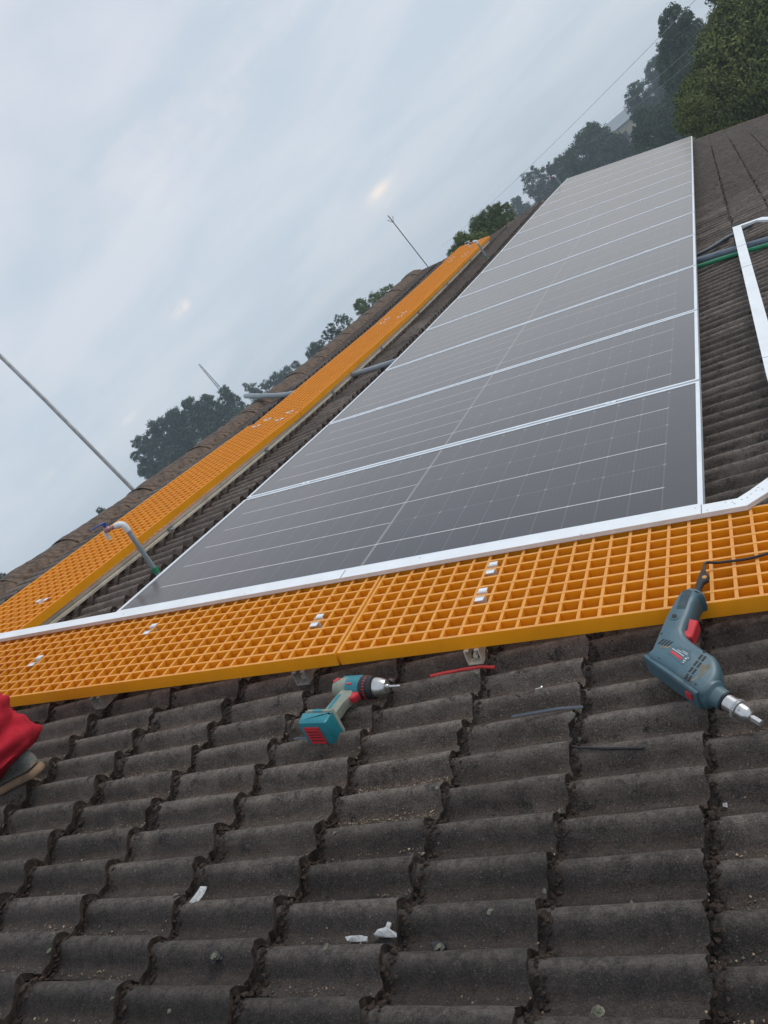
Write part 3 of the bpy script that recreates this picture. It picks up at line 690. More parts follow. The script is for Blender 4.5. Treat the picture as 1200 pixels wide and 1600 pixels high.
# ------------------------------------------------------------------ white cable tray
def tray(pts, name, label, half=.026, n0=-.0105, n1=.005, seams=(), holes=()):
    root = empty(name, frame(pts[0][0], pts[0][1], n0), label, 'cable tray')
    inv = root.matrix_world.inverted(); mb = MB(); P = [Vector((a, b, 0)) for a, b in pts]; vs = []; fs = []
    for i, p_ in enumerate(P):
        t0 = (P[i] - P[i - 1]).normalized() if i else (P[1] - P[0]).normalized(); t1 = (P[i + 1] - P[i]).normalized() if i < len(P) - 1 else t0
        t = (t0 + t1).normalized(); nn = Vector((-t.y, t.x, 0)) / max(t.dot(t0), .3)
        for s, z in ((-1, n0), (1, n0), (1, n1 - .004), (1.06, n1 - .004), (1.06, n1), (-1.06, n1), (-1.06, n1 - .004), (-1, n1 - .004)):
            q = p_ + nn * half * s; vs.append(inv @ W(q.x, q.y, z))
    m_ = 8
    for i in range(len(P) - 1):
        for j in range(m_): fs.append((i * m_ + j, i * m_ + (j + 1) % m_, i * m_ + m_ + (j + 1) % m_, i * m_ + m_ + j))
    fs += [tuple(range(m_))[::-1], tuple((len(P) - 1) * m_ + j for j in range(m_))]
    mb.add(vs, fs); o = mb.build('lid', MT['white'], root); recalc(o.data)
    if seams:
        mb = MB()
        for (a, b, ang) in seams: mb.box(-.001, .001, -half * 1.04, half * 1.04, n1 - n0 + .0002, n1 - n0 + .0010, 0, None, inv @ frame(a, b, n0, ang))
        o = mb.build('seam', MT['seam'], root)
    if holes:
        mb = MB()
        for a, b in holes: mb.lathe([(0, .0022), (.0012, .0022)], inv @ frame(a, b, n1 - .0004) @ Matrix.Rotation(-PI / 2, 4, 'Y'), 8)
        mb.build('rivets', MT['galv'], root)['kind'] = 'stuff'
    return root
tray([(-.026, 3.7), (-.026, 1.8), (-.026, -.105), (.02, -.150), (.16, -.268), (.5, -.272), (1.0, -.268), (2.0, -.272), (3.2, -.277), (4.28, -.283), (4.28, -.43), (3.9, -.62), (3.4, -.80), (3.2, -1.4), (3.2, -3.2)], 'cable_tray',
     'white metal cable tray edging the panels, bending away down the right side of the roof',
     seams=[(-.026, .004, PI / 2), (-.026, 1.19, PI / 2), (2.92, -.276, 0), (1.2, -.269, 0), (3.55, -.279, 0)],
     holes=[(-.04, -.012), (-.012, .02), (-.01, -.062), (-.018, -.08), (-.03, -.085), (-.012, -.105), (-.006, -.12), (.012, -.13), (.03, -.145), (.03, -.162), (.046, -.152), (.075, -.185), (.09, -.18), (-.05, .35), (-.01, .9), (-.04, 1.6), (-.03, 2.2)])
# ------------------------------------------------------------------ pipes crossing the roof
def pipe(name, pts, r, mtl, label, cat='pipe', k=12):
    P = [W(*p_) for p_ in pts]; Q = []
    for i in range(len(P) - 1):
        a = P[max(i - 1, 0)]; b = P[i]; c = P[i + 1]; d = P[min(i + 2, len(P) - 1)]
        for j in range(6):
            t = j / 6; Q.append(.5 * ((2 * b) + (c - a) * t + (2 * a - 5 * b + 4 * c - d) * t * t + (3 * b - a - 3 * c + d) * t ** 3))
    Q.append(P[-1]); o_ = Q[0]; mb = MB(); mb.tube([q - o_ for q in Q], r, k); o = mb.build(name, mtl); o.location = o_
    return props(o, label, cat)
pipe('conduit', [(4.02, 1.2, -.075), (4.10, 2.2, -.078), (4.14, 2.6, -.078), (4.20, 3.0, -.078), (4.27, 3.55, -.075), (4.40, 3.92, -.032), (4.52, 4.10, -.018), (4.66, 4.28, -.016)], .024, MT['pvc'], 'grey pipe passing under the orange ridge walkway and over the ridge')
pipe('conduit', [(4.00, 1.2, -.07), (3.96, .3, -.075), (3.95, 0, -.075), (3.90, -.25, -.075), (3.80, -.55, -.07), (3.72, -1.2, -.075), (3.7, -2.4, -.075)], .025, MT['bluepipe'], 'blue grey conduit coming out from under the panels, above the green hose')
pipe('hose', [(3.8, .6, -.085), (3.80, 0, -.082), (3.78, -.25, -.082), (3.70, -.55, -.08), (3.62, -1.2, -.08), (3.6, -2.4, -.08)], .015, MT['green'], 'bright green hose running under the white tray beside the blue conduit', 'hose')
pipe('conduit', [(4.1, .6, -.07), (4.18, 0.02, -.075), (4.42, -.2, -.075), (4.60, -.36, -.078), (4.72, -.6, -.075), (4.75, -2.2, -.08)], .015, MT['darkpipe'], 'thin dark conduit slanting off from the panels above the blue one')
# ------------------------------------------------------------------ garden taps on standpipes at the upper edge of the array
def standpipe(u, v, n, h, label, lean, hdl):
    root = empty('standpipe_tap', Matrix.Translation(W(u, v, n)), label, 'tap', 'standpipe taps along the array')
    up = (Vector((0, 0, 1)) * (1 - lean) + AN * lean).normalized()
    mb = MB(); mb.tube([up * -.03, up * .3 * h, up * .7 * h, up * (h - .015)], .0125, 14); mb.build('riser', MT['pvc'], root)
    mb = MB(); mb.tube([up * .0, up * .028], .0165, 12); mb.build('base_fitting', MT['green'], root)
    hd = (AV * .95 - AU * .30).normalized()              # the outlet points up the slope
    T = up * h
    mb = MB(); mb.tube([up * (h - .035), up * (h - .012), T + hd * .004 + up * .004, T + hd * .018 + up * .010, T + hd * .042 + up * .010], [.0155, .0165, .0165, .016, .015], 14)
    mb.build('elbow', MT['pvcwhite'], root)
    b = T + hd * .042 + up * .008
    mb = MB(); mb.tube([b, b + hd * .030, b + hd * .034], [.010, .010, .013], 10); mb.tube([b + hd * .034, b + hd * .056], .0145, 10)
    mb.build('valve_body', MT['brass'], root)
    mb = MB(); mb.tube([b + hd * .05, b + hd * .062 - up * .012, b + hd * .064 - up * .050], [.010, .0105, .0085], 10); mb.build('spout', MT['pvcwhite'], root)
    mb = MB(); q = b + hd * .044 + up * .016
    mb.tube([q, q + up * .016], .009, 10); e = (hd * .8 - AU * .6).normalized()
    mb.tube([q + up * .016 - e * .012, q + up * .018 + e * .02, q + up * .014 + e * .068], [.010, .0075, .0055], 8, flat=.5)
    mb.build('handle', hdl, root)
standpipe(.592, 2.53, -.085, .275, 'nearest standpipe tap, grey with white elbow and blue lever, before the ridge walkway', .55, MT['bluevalve'])
standpipe(8.67, 2.60, -.085, .245, 'middle standpipe tap, pale and thin, standing near the far tip of the ridge walkway', .2, MT['pvcwhite'])
standpipe(14.41, 2.31, -.085, .26, 'farthest standpipe tap, white, at the top corner of the array before the trees', .0, MT['pvcwhite'])
# ------------------------------------------------------------------ poles on the ridge
P0 = W(2.59, 4.235, -.054)
mb = MB(); mb.tube([Vector((0, 0, -.4)), Vector((-.045, -.028, .9)), Vector((-.135, -.08, 2.6))], [.0155, .0155, .0145], 12); o = mb.build('galvanised_pole', MT['galv']); o.location = P0; props(o, 'thick grey metal pole rising from behind the ridge at the left', 'pole')
P0 = W(10.0, 3.84, -.09); root = empty('antenna_rod', Matrix.Translation(P0), 'thin rusty rod with a forked tip standing at the end of the ridge', 'antenna')
mb = MB(); mb.tube([Vector((0, 0, -.2)), Vector((0, 0, .93))], .007, 8); mb.build('rod', MT['rust'], root)
for s in (-1, 1):
    mb = MB(); mb.tube([Vector((0, 0, .80)), Vector((s * .035, s * .045, .88))], .004, 6); mb.build('prong', MT['rust'], root)
mp_ = at(340, 603, 110); hh = mp_.z - (-4.2)
root = empty('lattice_mast', Matrix.Translation((mp_.x, mp_.y, -4.2)), 'faint far lattice mast rising behind the blue green trees', 'mast')
H = at(312, 568, 110).z + 4.2
for q in range(4):
    a = q * PI / 2; mb = MB(); mb.tube([(math.cos(a) * .6, math.sin(a) * .6, 0), (math.cos(a) * .1, math.sin(a) * .1, H)], .035, 5); mb.build('leg', MT['galv'], root)
mb = MB(); z = 0; i = 0
while z < H - .6:
    r0 = .6 - z / H * .5; z1 = z + max(r0 * 1.6, .5); r1_ = .6 - min(z1, H) / H * .5
    for q in range(4):
        a, b = q * PI / 2, (q + 1) * PI / 2
        if i % 2: a, b = b, a
        mb.tube([(math.cos(a) * r0, math.sin(a) * r0, z), (math.cos(b) * r1_, math.sin(b) * r1_, min(z1, H))], .022, 4)
    z = z1; i += 1
mb.build('bracing', MT['galv'], root)['kind'] = 'stuff'
def wire(A, B, s, r, label):
    mb = MB(); pts = [A.lerp(B, t / 24) - Vector((0, 0, s * 4 * (t / 24) * (1 - t / 24))) - A for t in range(25)]
    mb.tube(pts, r, 5); o = mb.build('power_line', MT['galv']); o.location = A; props(o, label, 'wire', 'power lines beyond the roof')
wire(at(690, 385, 75), at(1130, -45, 30), .25, .008, 'long thin power line slanting across the sky above the trees')
wire(at(925, 205, 70), at(1140, 20, 30), .1, .005, 'short lower power line meeting the tree tops')
wire(at(915, 226, 70), at(1140, 45, 30), .1, .005, 'lowest power line crossing in front of the tall tree')
# ------------------------------------------------------------------ cordless drill (teal) lying on its side on the tiles
def along(u, v, n, ux, vx, tilt=0.0, roll_=0.0):          # local X along (ux, vx) on the roof
    return frame(u, v, n, math.atan2(vx, ux)) @ Matrix.Rotation(tilt, 4, 'Y') @ Matrix.Rotation(roll_, 4, 'X')
root = empty('cordless_drill', along(-.607, .942, -.064, -.09, -1, .0, .10) @ Matrix.Scale(.93, 4), 'teal and grey cordless drill with red trigger lying on the tiles below the walkway', 'drill')
# local: X to the chuck, Y away from the camera (handle at -Y), Z up
mb = MB(); mb.lathe([(-.072, .016), (-.070, .026), (-.062, .031), (-.03, .033), (.0, .033), (.022, .032), (.024, .030)], None, 22); mb.build('motor_housing', MT['makgrey'], root)
mb = MB(); mb.lathe([(-.02, .0338), (-.012, .0345), (.024, .0345), (.028, .031)], None, 22); mb.box(-.05, .02, .012, .034, -.020, .020)
mb.build('housing_band', MT['teal'], root)
mb = MB(); mb.lathe([(.026, .033), (.030, .036), (.048, .036), (.050, .0345), (.052, .0355), (.068, .0345), (.070, .031)], None, 26)
o = mb.build('torque_ring', MT['black'], root)
mb = MB()
for i in range(26):
    a = 2 * PI * i / 26; mb.box(.0425, .0480, -.0016, .0016, .0358, .0366, 0, None, Matrix.Rotation(a, 4, 'X'))
mb.build('ring_numbers', MT['redpl'], root)['kind'] = 'stuff'
mb = MB(); mb.lathe([(.070, .029), (.074, .0295), (.088, .027), (.104, .022), (.108, .019), (.109, .010)], None, 22); mb.build('chuck', MT['chrome'], root)
mb = MB(); mb.lathe([(.108, .0075), (.116, .0075), (.117, .0045), (.148, .0042), (.152, .001)], None, 10); mb.build('driver_bit', MT['chrome'], root)
hd_out = [(-.034, -.020), (.008, -.022), (.010, -.045), (-.004, -.075), (-.010, -.112), (-.014, -.140), (-.062, -.140), (-.060, -.110), (-.052, -.075), (-.044, -.045)]
mb = MB(); mb.pillow(hd_out, [(-.017, .006), (-.014, .001), (-.006, 0), (.008, 0), (.015, .001), (.019, .006)]); mb.build('handle', MT['makgrey'], root)
mb = MB(); mb.pillow([(-.036, -.045), (-.022, -.045), (-.030, -.080), (-.034, -.115), (-.048, -.115), (-.044, -.080)], [(.0185, 0), (.0215, .003)]); mb.build('grip_pad', MT['teal'], root)
mb = MB(); mb.pillow([(.004, -.024), (.032, -.026), (.030, -.040), (.020, -.052), (.004, -.056), (.0, -.04)], [(-.010, .004), (-.006, 0), (.010, 0), (.014, .004)]); mb.build('trigger', MT['redpl'], root)
mb = MB(); mb.pillow([(-.012, -.010), (.006, -.010), (.006, -.017), (-.012, -.017)], [(.026, 0), (.0335, .001)]); mb.build('direction_switch', MT['redpl'], root)
mb = MB(); mb.pillow([(-.070, .0), (-.058, .016), (-.046, .012), (-.060, -.006)], [(.018, 0), (.033, .002)]); mb.build('back_mark', MT['redpl'], root)
mb = MB(); mb.pillow([(-.080, -.130), (.006, -.130), (.012, -.140), (.013, -.152), (-.087, -.152), (-.086, -.140)], [(-.036, .008), (-.031, .002), (.046, .002), (.053, .008)]); mb.build('battery_mount', MT['makgrey'], root)
mb = MB(); mb.pillow([(-.088, -.151), (.014, -.151), (.016, -.156), (.014, -.186), (.008, -.196), (-.082, -.196), (-.088, -.186)], [(-.040, .010), (-.038, .003), (-.032, 0), (.048, 0), (.055, .003), (.058, .010)]); mb.build('battery', MT['teal'], root)
mb = MB(); mb.box(-.070, -.018, -.1995, -.1955, -.020, .042); mb.build('battery_label', MT['redpl'], root)
mb = MB(); [mb.box(-.064, -.022, -.2003, -.1993, -.008 + i * .011, -.0055 + i * .011) for i in range(4)]; mb.build('battery_ribs', MT['black'], root)['kind'] = 'stuff'
mb = MB(); mb.box(-.060, -.026, -.146, -.137, .0525, .0536); mb.build('name_print', MT['teal'], root)
# ------------------------------------------------------------------ corded drill (slate blue), handle resting on the walkway
Mz = frame(-.7136, .0427, -.048, math.radians(-135.3))
def on_axis(vec_world_tilt): return None
root = empty('corded_drill', Mz, 'slate blue corded drill with red trigger, its handle resting on the near orange walkway', 'drill')
SL = Matrix(((1, 0, 0, 0), (0, 1, 0, 0), (-.142, .142, 1, 0), (0, 0, 0, 1)))
th_ = math.atan(.20); ax_ = Vector((-.7031 * -1, -.7111, 0))
RT = Matrix.Rotation(-th_, 4, (Matrix.Rotation(math.radians(135.3), 3, 'Z') @ Vector((0, 1, 0))))
out = [(-.168, .181), (-.153, .188), (-.138, .189), (-.130, .187), (-.121, .180), (-.1265, .170), (-.122, .157), (-.1172, .144), (-.109, .130), (-.102, .118), (-.095, .1045), (-.086, .086), (-.0775, .0706), (-.063, .0604), (-.045, .056), (-.0145, .0526), (.0129, .0517), (.0294, .0505), (.0484, .041), (.0632, .0268), (.073, .0131), (.083, -.012), (.083, -.036), (.0750, -.046), (.064, -.048), (.0421, -.0454), (.0196, -.0427), (-.0095, -.0407), (-.046, -.0393), (-.0812, -.0403), (-.0977, -.0331), (-.0985, -.0171), (-.1092, .0047), (-.1277, .0407), (-.1451, .0741), (-.1579, .107), (-.1700, .138), (-.1755, .160)]
mb = MB(); mb.pillow(out, [(-.030, .012), (-.027, .004), (-.018, .0005), (-.001, 0), (.001, 0), (.018, .0005), (.027, .004), (.031, .009), (.033, .016)], 0, RT); mb.build('body', MT['bosch'], root)
mb = MB(); mb.pillow([(-.104, -.036), (-.095, -.044), (.03, -.050), (.066, -.052), (.068, -.040), (.03, -.036), (-.09, -.028)], [(-.026, .003), (-.024, 0), (.022, 0), (.026, .003)], 0, RT); mb.build('back_strip', MT['bosch'], root)
AXM = RT @ Matrix.Translation((.075, -.0165, 0))
mb = MB(); mb.lathe([(-.01, .033), (.004, .031), (.010, .0235), (.030, .0225), (.032, .0225)], AXM, 24); mb.build('gear_collar', MT['bosch'], root)
mb = MB(); mb.lathe([(.0315, .0215), (.036, .0215)], AXM, 24); mb.build('collar_ring', MT['black'], root)
mb = MB(); mb.lathe([(.0355, .016), (.037, .0185), (.062, .0185), (.064, .0165)], AXM, 24); mb.lathe([(.0635, .0205), (.068, .0205), (.0705, .017), (.086, .0165), (.092, .013), (.097, .009)], AXM, 24); mb.build('chuck', MT['chrome'], root)
mb = MB()
for i in range(26): mb.box(.061, .066, -.0011, .0011, .0185, .0218, 0, None, AXM @ Matrix.Rotation(2 * PI * i / 26, 4, 'X'))
for i in range(3): mb.lathe([(0, .003), (.0015, .003)], AXM @ Matrix.Rotation(2 * PI * i / 3 + .5, 4, 'X') @ Matrix.Translation((.077, 0, .0162)) @ Matrix.Rotation(-PI / 2, 4, 'Y'), 8)
mb.build('chuck_teeth', MT['galv'], root)['kind'] = 'stuff'
mb = MB(); mb.lathe([(.096, .0055), (.101, .0055), (.1015, .0075), (.122, .0075), (.123, .006)], AXM, 6); mb.build('socket_bit', MT['chrome'], root)
mb = MB(); mb.pillow([(-.1065, .101), (-.0865, .109), (-.070, .080), (-.062, .063), (-.066, .056), (-.088, .050), (-.090, .057), (-.086, .072)], [(-.011, .003), (-.009, 0), (.020, 0), (.023, .003)], 0, RT @ Matrix.Translation((.006, .004, .0))); mb.build('trigger', MT['redpl'], root)
mb = MB(); mb.lathe([(0, .011), (.0018, .011), (.0022, .008)], RT @ Matrix.Translation((-.1224, .0854, .0325)) @ Matrix.Rotation(-PI / 2, 4, 'Y'), 16); mb.build('lock_button', MT['bosch'], root)
mb = MB(); mb.lathe([(0, .006), (.0015, .006)], RT @ Matrix.Translation((-.1224, .0854, .0345)) @ Matrix.Rotation(-PI / 2, 4, 'Y'), 12); mb.build('button_centre', MT['black'], root)
mb = MB()
for i in range(4):                                        # cooling slots
    x0, y0 = -.094 + i * .007, .020 + i * .0016
    mb.pillow([(x0, y0), (x0 + .004, y0 + .001), (x0 + .004, y0 - .017), (x0, y0 - .018)], [(.032, 0), (.0337, .0003)], 0, RT)
for k in range(4):
    x0, y0 = .003 + k * .0045, .034 - k * .0195
    for q in range(2): mb.pillow([(x0 + q * .009 + .002, y0 + q * .001), (x0 + q * .009 + .0075, y0 + .001), (x0 + q * .009 + .0100, y0 - .0135), (x0 + q * .009 + .005, y0 - .0145)], [(.032, 0), (.0339, .0003)], 0, RT)
mb.build('cooling_slots', MT['black'], root)['kind'] = 'stuff'
mb = MB(); mb.pillow([(-.066, .018), (-.020, .030), (-.003, .012), (-.006, -.013), (-.056, -.006)], [(.032, 0), (.0338, .001)], 0, RT); mb.build('name_plate', MT['bosch'], root)
mb = MB(); mb.pillow([(-.0525, .0045), (-.018, .0015), (-.018, -.0045), (-.0525, -.0015)], [(.0338, 0), (.0345, .0002)], 0, RT); mb.build('red_lettering', MT['redpl'], root)
mb = MB(); mb.pillow([(-.056, .0105), (-.020, .0085), (-.020, .0065), (-.056, .0085)], [(.0338, 0), (.0345, .0002)], 0, RT)
for x, y, a, b in ((-.044, .0125, .012, .0014), (-.030, .0135, .014, .0014), (-.034, .017, .016, .0012), (-.014, .003, .005, .003), (-.013, -.003, .006, .002), (-.012, .008, .005, .0018), (-.010, -.008, .004, .002)):
    mb.pillow([(x, y), (x + a, y), (x + a, y + b), (x, y + b)], [(.0338, 0), (.0345, .0001)], 0, RT)
mb.build('pale_lettering', MT['print'], root)
mb = MB(); mb.pillow([(.022, .010), (.036, .024), (.046, .020), (.050, -.010), (.044, -.034), (.036, -.036), (.040, -.012), (.032, -.004)], [(.0318, 0), (.0334, .002)], 0, RT); mb.build('mud_smear', MT['dust'], root); mb = MB(); mb.pillow([(-.085, .001), (-.066, .014), (-.060, .010), (-.066, .002), (-.080, -.008)], [(.0318, 0), (.0334, .002)], 0, RT)
mb.build('mud_smear', MT['dust'], root)
for x, y in ((-.150, .150), (-.108, .030), (-.060, -.026), (.004, .044), (.052, -.034)):
    mb = MB(); mb.lathe([(0, .0034), (.0006, .0034), (.0006, .0018), (-.0004, .0016)], RT @ Matrix.Translation((x, y, .0318)) @ Matrix.Rotation(-PI / 2, 4, 'Y'), 10); mb.build('screw', MT['black'], root)
mb = MB(); mb.pillow([(-.168, .160), (-.158, .172), (-.146, .172), (-.130, .140), (-.118, .118), (-.136, .104), (-.150, .124)], [(.0305, 0), (.0332, .002)], 0, RT); mb.build('grip_pad', MT['bosch2'], root)
mb = MB(); mb.pillow([(.030, -.046), (.050, -.046), (.050, -.055), (.034, -.056)], [(-.006, .001), (.012, .001)], 0, RT); mb.build('mode_switch', MT['redpl'], root)
mb = MB(); mb.pillow([(-.166, .184), (-.152, .190), (-.166, .216), (-.170, .226), (-.168, .240), (-.176, .252), (-.188, .256), (-.196, .262), (-.206, .256), (-.196, .236), (-.184, .214)], [(-.007, .003), (-.004, 0), (.004, 0), (.007, .003)], 0, RT); mb.build('cord_boot', MT['black'], root)
mb = MB(); mb.lathe([(0, .0055), (.001, .0055)], RT @ Matrix.Translation((-.180, .240, .0068)) @ Matrix.Rotation(-PI / 2, 4, 'Y'), 12); mb.build('boot_hole', MT['worn'], root)
# its cord, lying across the grating
c0 = (RT @ Vector((-.200, .258, 0, ))); c0 = Mz @ c0
inv = Mz.inverted()
pts = [c0] + [W(*q) for q in ((-.352, -.004, .014), (-.334, -.030, .000), (-.326, -.060, -.006), (-.324, -.100, -.008), (-.312, -.150, -.008), (-.28, -.24, -.008), (-.2, -.40, -.008), (-.16, -.7, -.008), (-.2, -1.1, -.008))]
Q = []
for i in range(len(pts) - 1):
    a = pts[max(i - 1, 0)]; b = pts[i]; c = pts[i + 1]; d = pts[min(i + 2, len(pts) - 1)]
    for j in range(6):
        t = j / 6; Q.append(inv @ (.5 * ((2 * b) + (c - a) * t + (2 * a - 5 * b + 4 * c - d) * t * t + (3 * b - a - 3 * c + d) * t ** 3)))
mb = MB(); mb.tube(Q, .0036, 8); mb.build('cord', MT['black'], root)
# ------------------------------------------------------------------ small things on the tiles
def on_tile(u, v):                                        # height of the tile surface
    k = (u - TU0) % TW; vv = (v - TV0) % TG
    return TN + roll(k) + .026 * (1 - vv / TG)
def strip(name, pts, r, mtl, label, cat, lift=.0, flat=1.0):
    P = [W(a, b, on_tile(a, b) * .25 + -.106 * .75 + r + .003 + lift) for a, b in pts]; Q = []
    for i in range(len(P) - 1):
        for j in range(5): Q.append(P[i].lerp(P[i + 1], j / 5))
    Q.append(P[-1]); o_ = Q[0]; mb = MB(); mb.tube([q - o_ for q in Q], r, 8, flat=flat); o = mb.build(name, mtl); o.location = o_; return props(o, label, cat)
strip('plastic_tube', [(-.548, .742), (-.540, .700), (-.533, .650), (-.531, .600), (-.533, .558)], .0048, MT['redtube'], 'short piece of red plastic tube on the tiles under the walkway edge', 'tube', .004)
strip('cable_tie', [(-.768, .460), (-.762, .40), (-.756, .345), (-.750, .292)], .0050, MT['darkpipe'], 'black plastic strip lying along a tile roll between the drills', 'strip', .016, .4)
strip('cable_offcut', [(-.845, .366), (-.862, .33), (-.870, .29), (-.880, .22), (-.886, .15)], .0030, MT['black'], 'thin black cable offcut under the black strip', 'cable')
strip('saw_blade', [(-.735, 1.112), (-.740, 1.06), (-.745, .925)], .0045, MT['darkpipe'], 'thin grey strip sticking out from under the cordless drill', 'strip', -.012, .35)
strip('cable', [(-.495, .128), (-.54, .122), (-.60, .108)], .0042, MT['black'], 'short black cable hanging below the walkway edge left of the corded drill', 'cable', .012)
strip('dry_twig', [(1.62, -.045), (1.66, -.075), (1.63, -.11)], .0016, MT['grit'], 'tiny dry twig on the dark tiles right of the panels', 'twig')
root = empty('bolt', along(-.515, .915, on_tile(-.515, .90) + .008, .05, -1), 'small zinc bolt with washer head lying beside the chuck of the cordless drill', 'bolt')
mb = MB(); mb.lathe([(0, .0028), (.030, .0028)], None, 8); mb.build('shank', MT['chrome'], root)
mb = MB(); mb.lathe([(.029, .0085), (.031, .0085)], None, 14); mb.lathe([(.031, .0055), (.037, .0055)], None, 6); mb.build('head', MT['galv'], root)
root = empty('screw', along(-.655, .425, on_tile(-.655, .425) + .006, .3, -1), 'tiny bright screw on a tile roll between the two drills', 'screw')
mb = MB(); mb.lathe([(0, .0016), (.016, .0022)], None, 8); mb.lathe([(.016, .005), (.019, .004)], None, 10); mb.build('shank', MT['chrome'], root)
def scrap(u, v, pts, label, seed, mtl='paper', th=.002):
    rnd = random.Random(seed); mb = MB(); k = len(pts); n0 = on_tile(u, v) + .006
    cols = 5; vs = []; fs = []
    c = (sum(p[0] for p in pts) / k, sum(p[1] for p in pts) / k)
    for lay in (0, 1):
        for r_ in (1., .6, .25):
            for p in pts:
                vs.append((c[0] + (p[0] - c[0]) * r_, c[1] + (p[1] - c[1]) * r_, rnd.uniform(0, .008) + (th if lay else 0) + (1 - r_) * .005))
    for lay in (0, 1):
        b = lay * 3 * k
        for q in range(2):
            for i in range(k):
                f = (b + q * k + i, b + q * k + (i + 1) % k, b + (q + 1) * k + (i + 1) % k, b + (q + 1) * k + i); fs.append(f if lay else f[::-1])
        fs.append(tuple(b + 2 * k + i for i in range(k)))
    for i in range(k): fs.append((i, 3 * k + i, 3 * k + (i + 1) % k, (i + 1) % k))
    mb.add(vs, fs); o = mb.build('litter', MT[mtl]); recalc(o.data); o.matrix_basis = frame(u, v, n0); return props(o, label, 'litter')
scrap(-1.262, 1.118, [(-.040, .008), (-.036, -.008), (-.012, -.010), (.012, -.012), (.030, -.010), (.030, .008), (.010, .010), (-.014, .013)], 'crumpled white plastic scrap on the lower left tiles', 1)
scrap(-1.345, .680, [(-.006, -.026), (.004, -.024), (.008, -.008), (.006, .014), (.0, .024), (-.007, .016), (-.008, -.006)], 'flat grey white plastic scrap left of the forked scrap', 2)
scrap(-1.335, .618, [(-.006, .022), (.004, .016), (.012, .004), (.024, .002), (.026, -.006), (.012, -.008), (.004, -.008), (.0, -.024), (-.007, -.026), (-.008, -.004)], 'forked white scrap next to the moss line at the bottom centre', 3)
scrap(-1.462, .200, [(.012 * math.cos(a * .7), .012 * math.sin(a * .7)) for a in range(9)], 'small round leaf on the tile at the bottom right', 4, 'lichen')
scrap(-1.02, -.0, [(-.006, -.004), (.006, -.003), (.005, .005), (-.004, .005)], 'tiny white chip at the tile edge below the corded drill', 5)
def cone(u, v, label, seed):
    rnd = random.Random(seed); n0 = on_tile(u, v); root = empty('seed_pod', frame(u, v, n0 + .014), label, 'seed pod')
    mb = MB(); blob(mb, Vector((0, 0, -.006)), .015, rnd, 1, 0, .55); mb.build('shell', MT['black'], root)
    mb = MB(); blob(mb, Vector((-.005, -.001, .003)), .007, rnd, 1, 0, .4); mb.build('opening', MT['lichen'], root)
cone(-1.412, .967, 'black round seed pod with a pale opening at the lower left', 1)
cone(-1.36, .500, 'dark seed pod in the tile valley right of the forked scrap', 2)
# ------------------------------------------------------------------ the worker at the left edge
def skin_obj(name, joints, edges, mtl, parent, sub=2, root_i=0, org=Vector((0, 0, 0))):
    me = bpy.data.meshes.new(name); me.from_pydata([Vector(j[0]) - org for j in joints], edges, []); me.materials.append(mtl)
    o = link(name, me, parent); md = o.modifiers.new('Skin', 'SKIN'); md.use_smooth_shade = True
    for i, j in enumerate(joints):
        r = j[1]; sv = me.skin_vertices[0].data[i]; sv.radius = (r, r) if isinstance(r, (int, float)) else r; sv.use_root = (i == root_i)
    sb = o.modifiers.new('Sub', 'SUBSURF'); sb.levels = sub; sb.render_levels = sub
    return o
UPW = Vector((0, 0, 1)); FWD = AV.copy(); FWD.z = 0; FWD.normalize(); SID = AU
ankR = W(-.865, 2.015, -.02); ankL = W(-.40, 2.66, .065)
base_p = (ankR + ankL) / 2; org = W(-.86, 2.08, -.10)
pr_ = empty('person', Matrix.Translation(org), 'worker in baggy red trousers and muddy shoes beside the near walkway, cut off at left', 'person')
kneeR = ankR + UPW * .40 + FWD * .05 - SID * .02; kneeL = ankL + UPW * .40 + FWD * .14
pel = (kneeR + kneeL) / 2 + UPW * .38 - FWD * .02; hipR = pel - SID * .09 - UPW * .03; hipL = pel + SID * .09 - UPW * .03
waist = pel + UPW * .16 + FWD * .03; chest = pel + UPW * .40 + FWD * .14; neck = chest + UPW * .16 + FWD * .06; head = neck + UPW * .15 + FWD * .04
shR = chest - SID * .18 + UPW * .08; shL = chest + SID * .18 + UPW * .08
elR = shR - UPW * .22 + FWD * .14; elL = shL - UPW * .22 + FWD * .14; wrR = elR + FWD * .22 - UPW * .04; wrL = elL + FWD * .22 - UPW * .04
J = [(pel, .13), (waist, (.14, .10)), (chest, (.17, .12)), (neck, .052), (neck + UPW * .05, .055), (head - UPW * .02, (.072, .082)), (head + UPW * .07, (.066, .075)),
     (shR, .062), (elR, .042), (wrR, .028), (wrR + FWD * .08, .034), (shL, .062), (elL, .042), (wrL, .028), (wrL + FWD * .08, .034),
     (hipR, .085), (kneeR, .055), (ankR, .035), (hipL, .085), (kneeL, .055), (ankL, .035)]
E_ = [(0, 1), (1, 2), (2, 3), (3, 4), (4, 5), (5, 6), (2, 7), (7, 8), (8, 9), (9, 10), (2, 11), (11, 12), (12, 13), (13, 14), (0, 15), (15, 16), (16, 17), (0, 18), (18, 19), (19, 20)]
skin_obj('body', J, E_, MT['skin'], pr_, 2, 0, org)
skin_obj('shirt', [(waist - UPW * .08, (.155, .12)), (waist, (.155, .12)), (chest, (.185, .14)), (shR, .075), (elR + UPW * .05, .06), (shL, .075), (elL + UPW * .05, .06)], [(0, 1), (1, 2), (2, 3), (3, 4), (2, 5), (5, 6)], MT['shirt'], pr_, 2, 0, org)
hr = MB(); blob(hr, head + UPW * .06 - FWD * .01 - org, .10, random.Random(2), 1, 0, .8); hr.build('hair', MT['hair'], pr_)
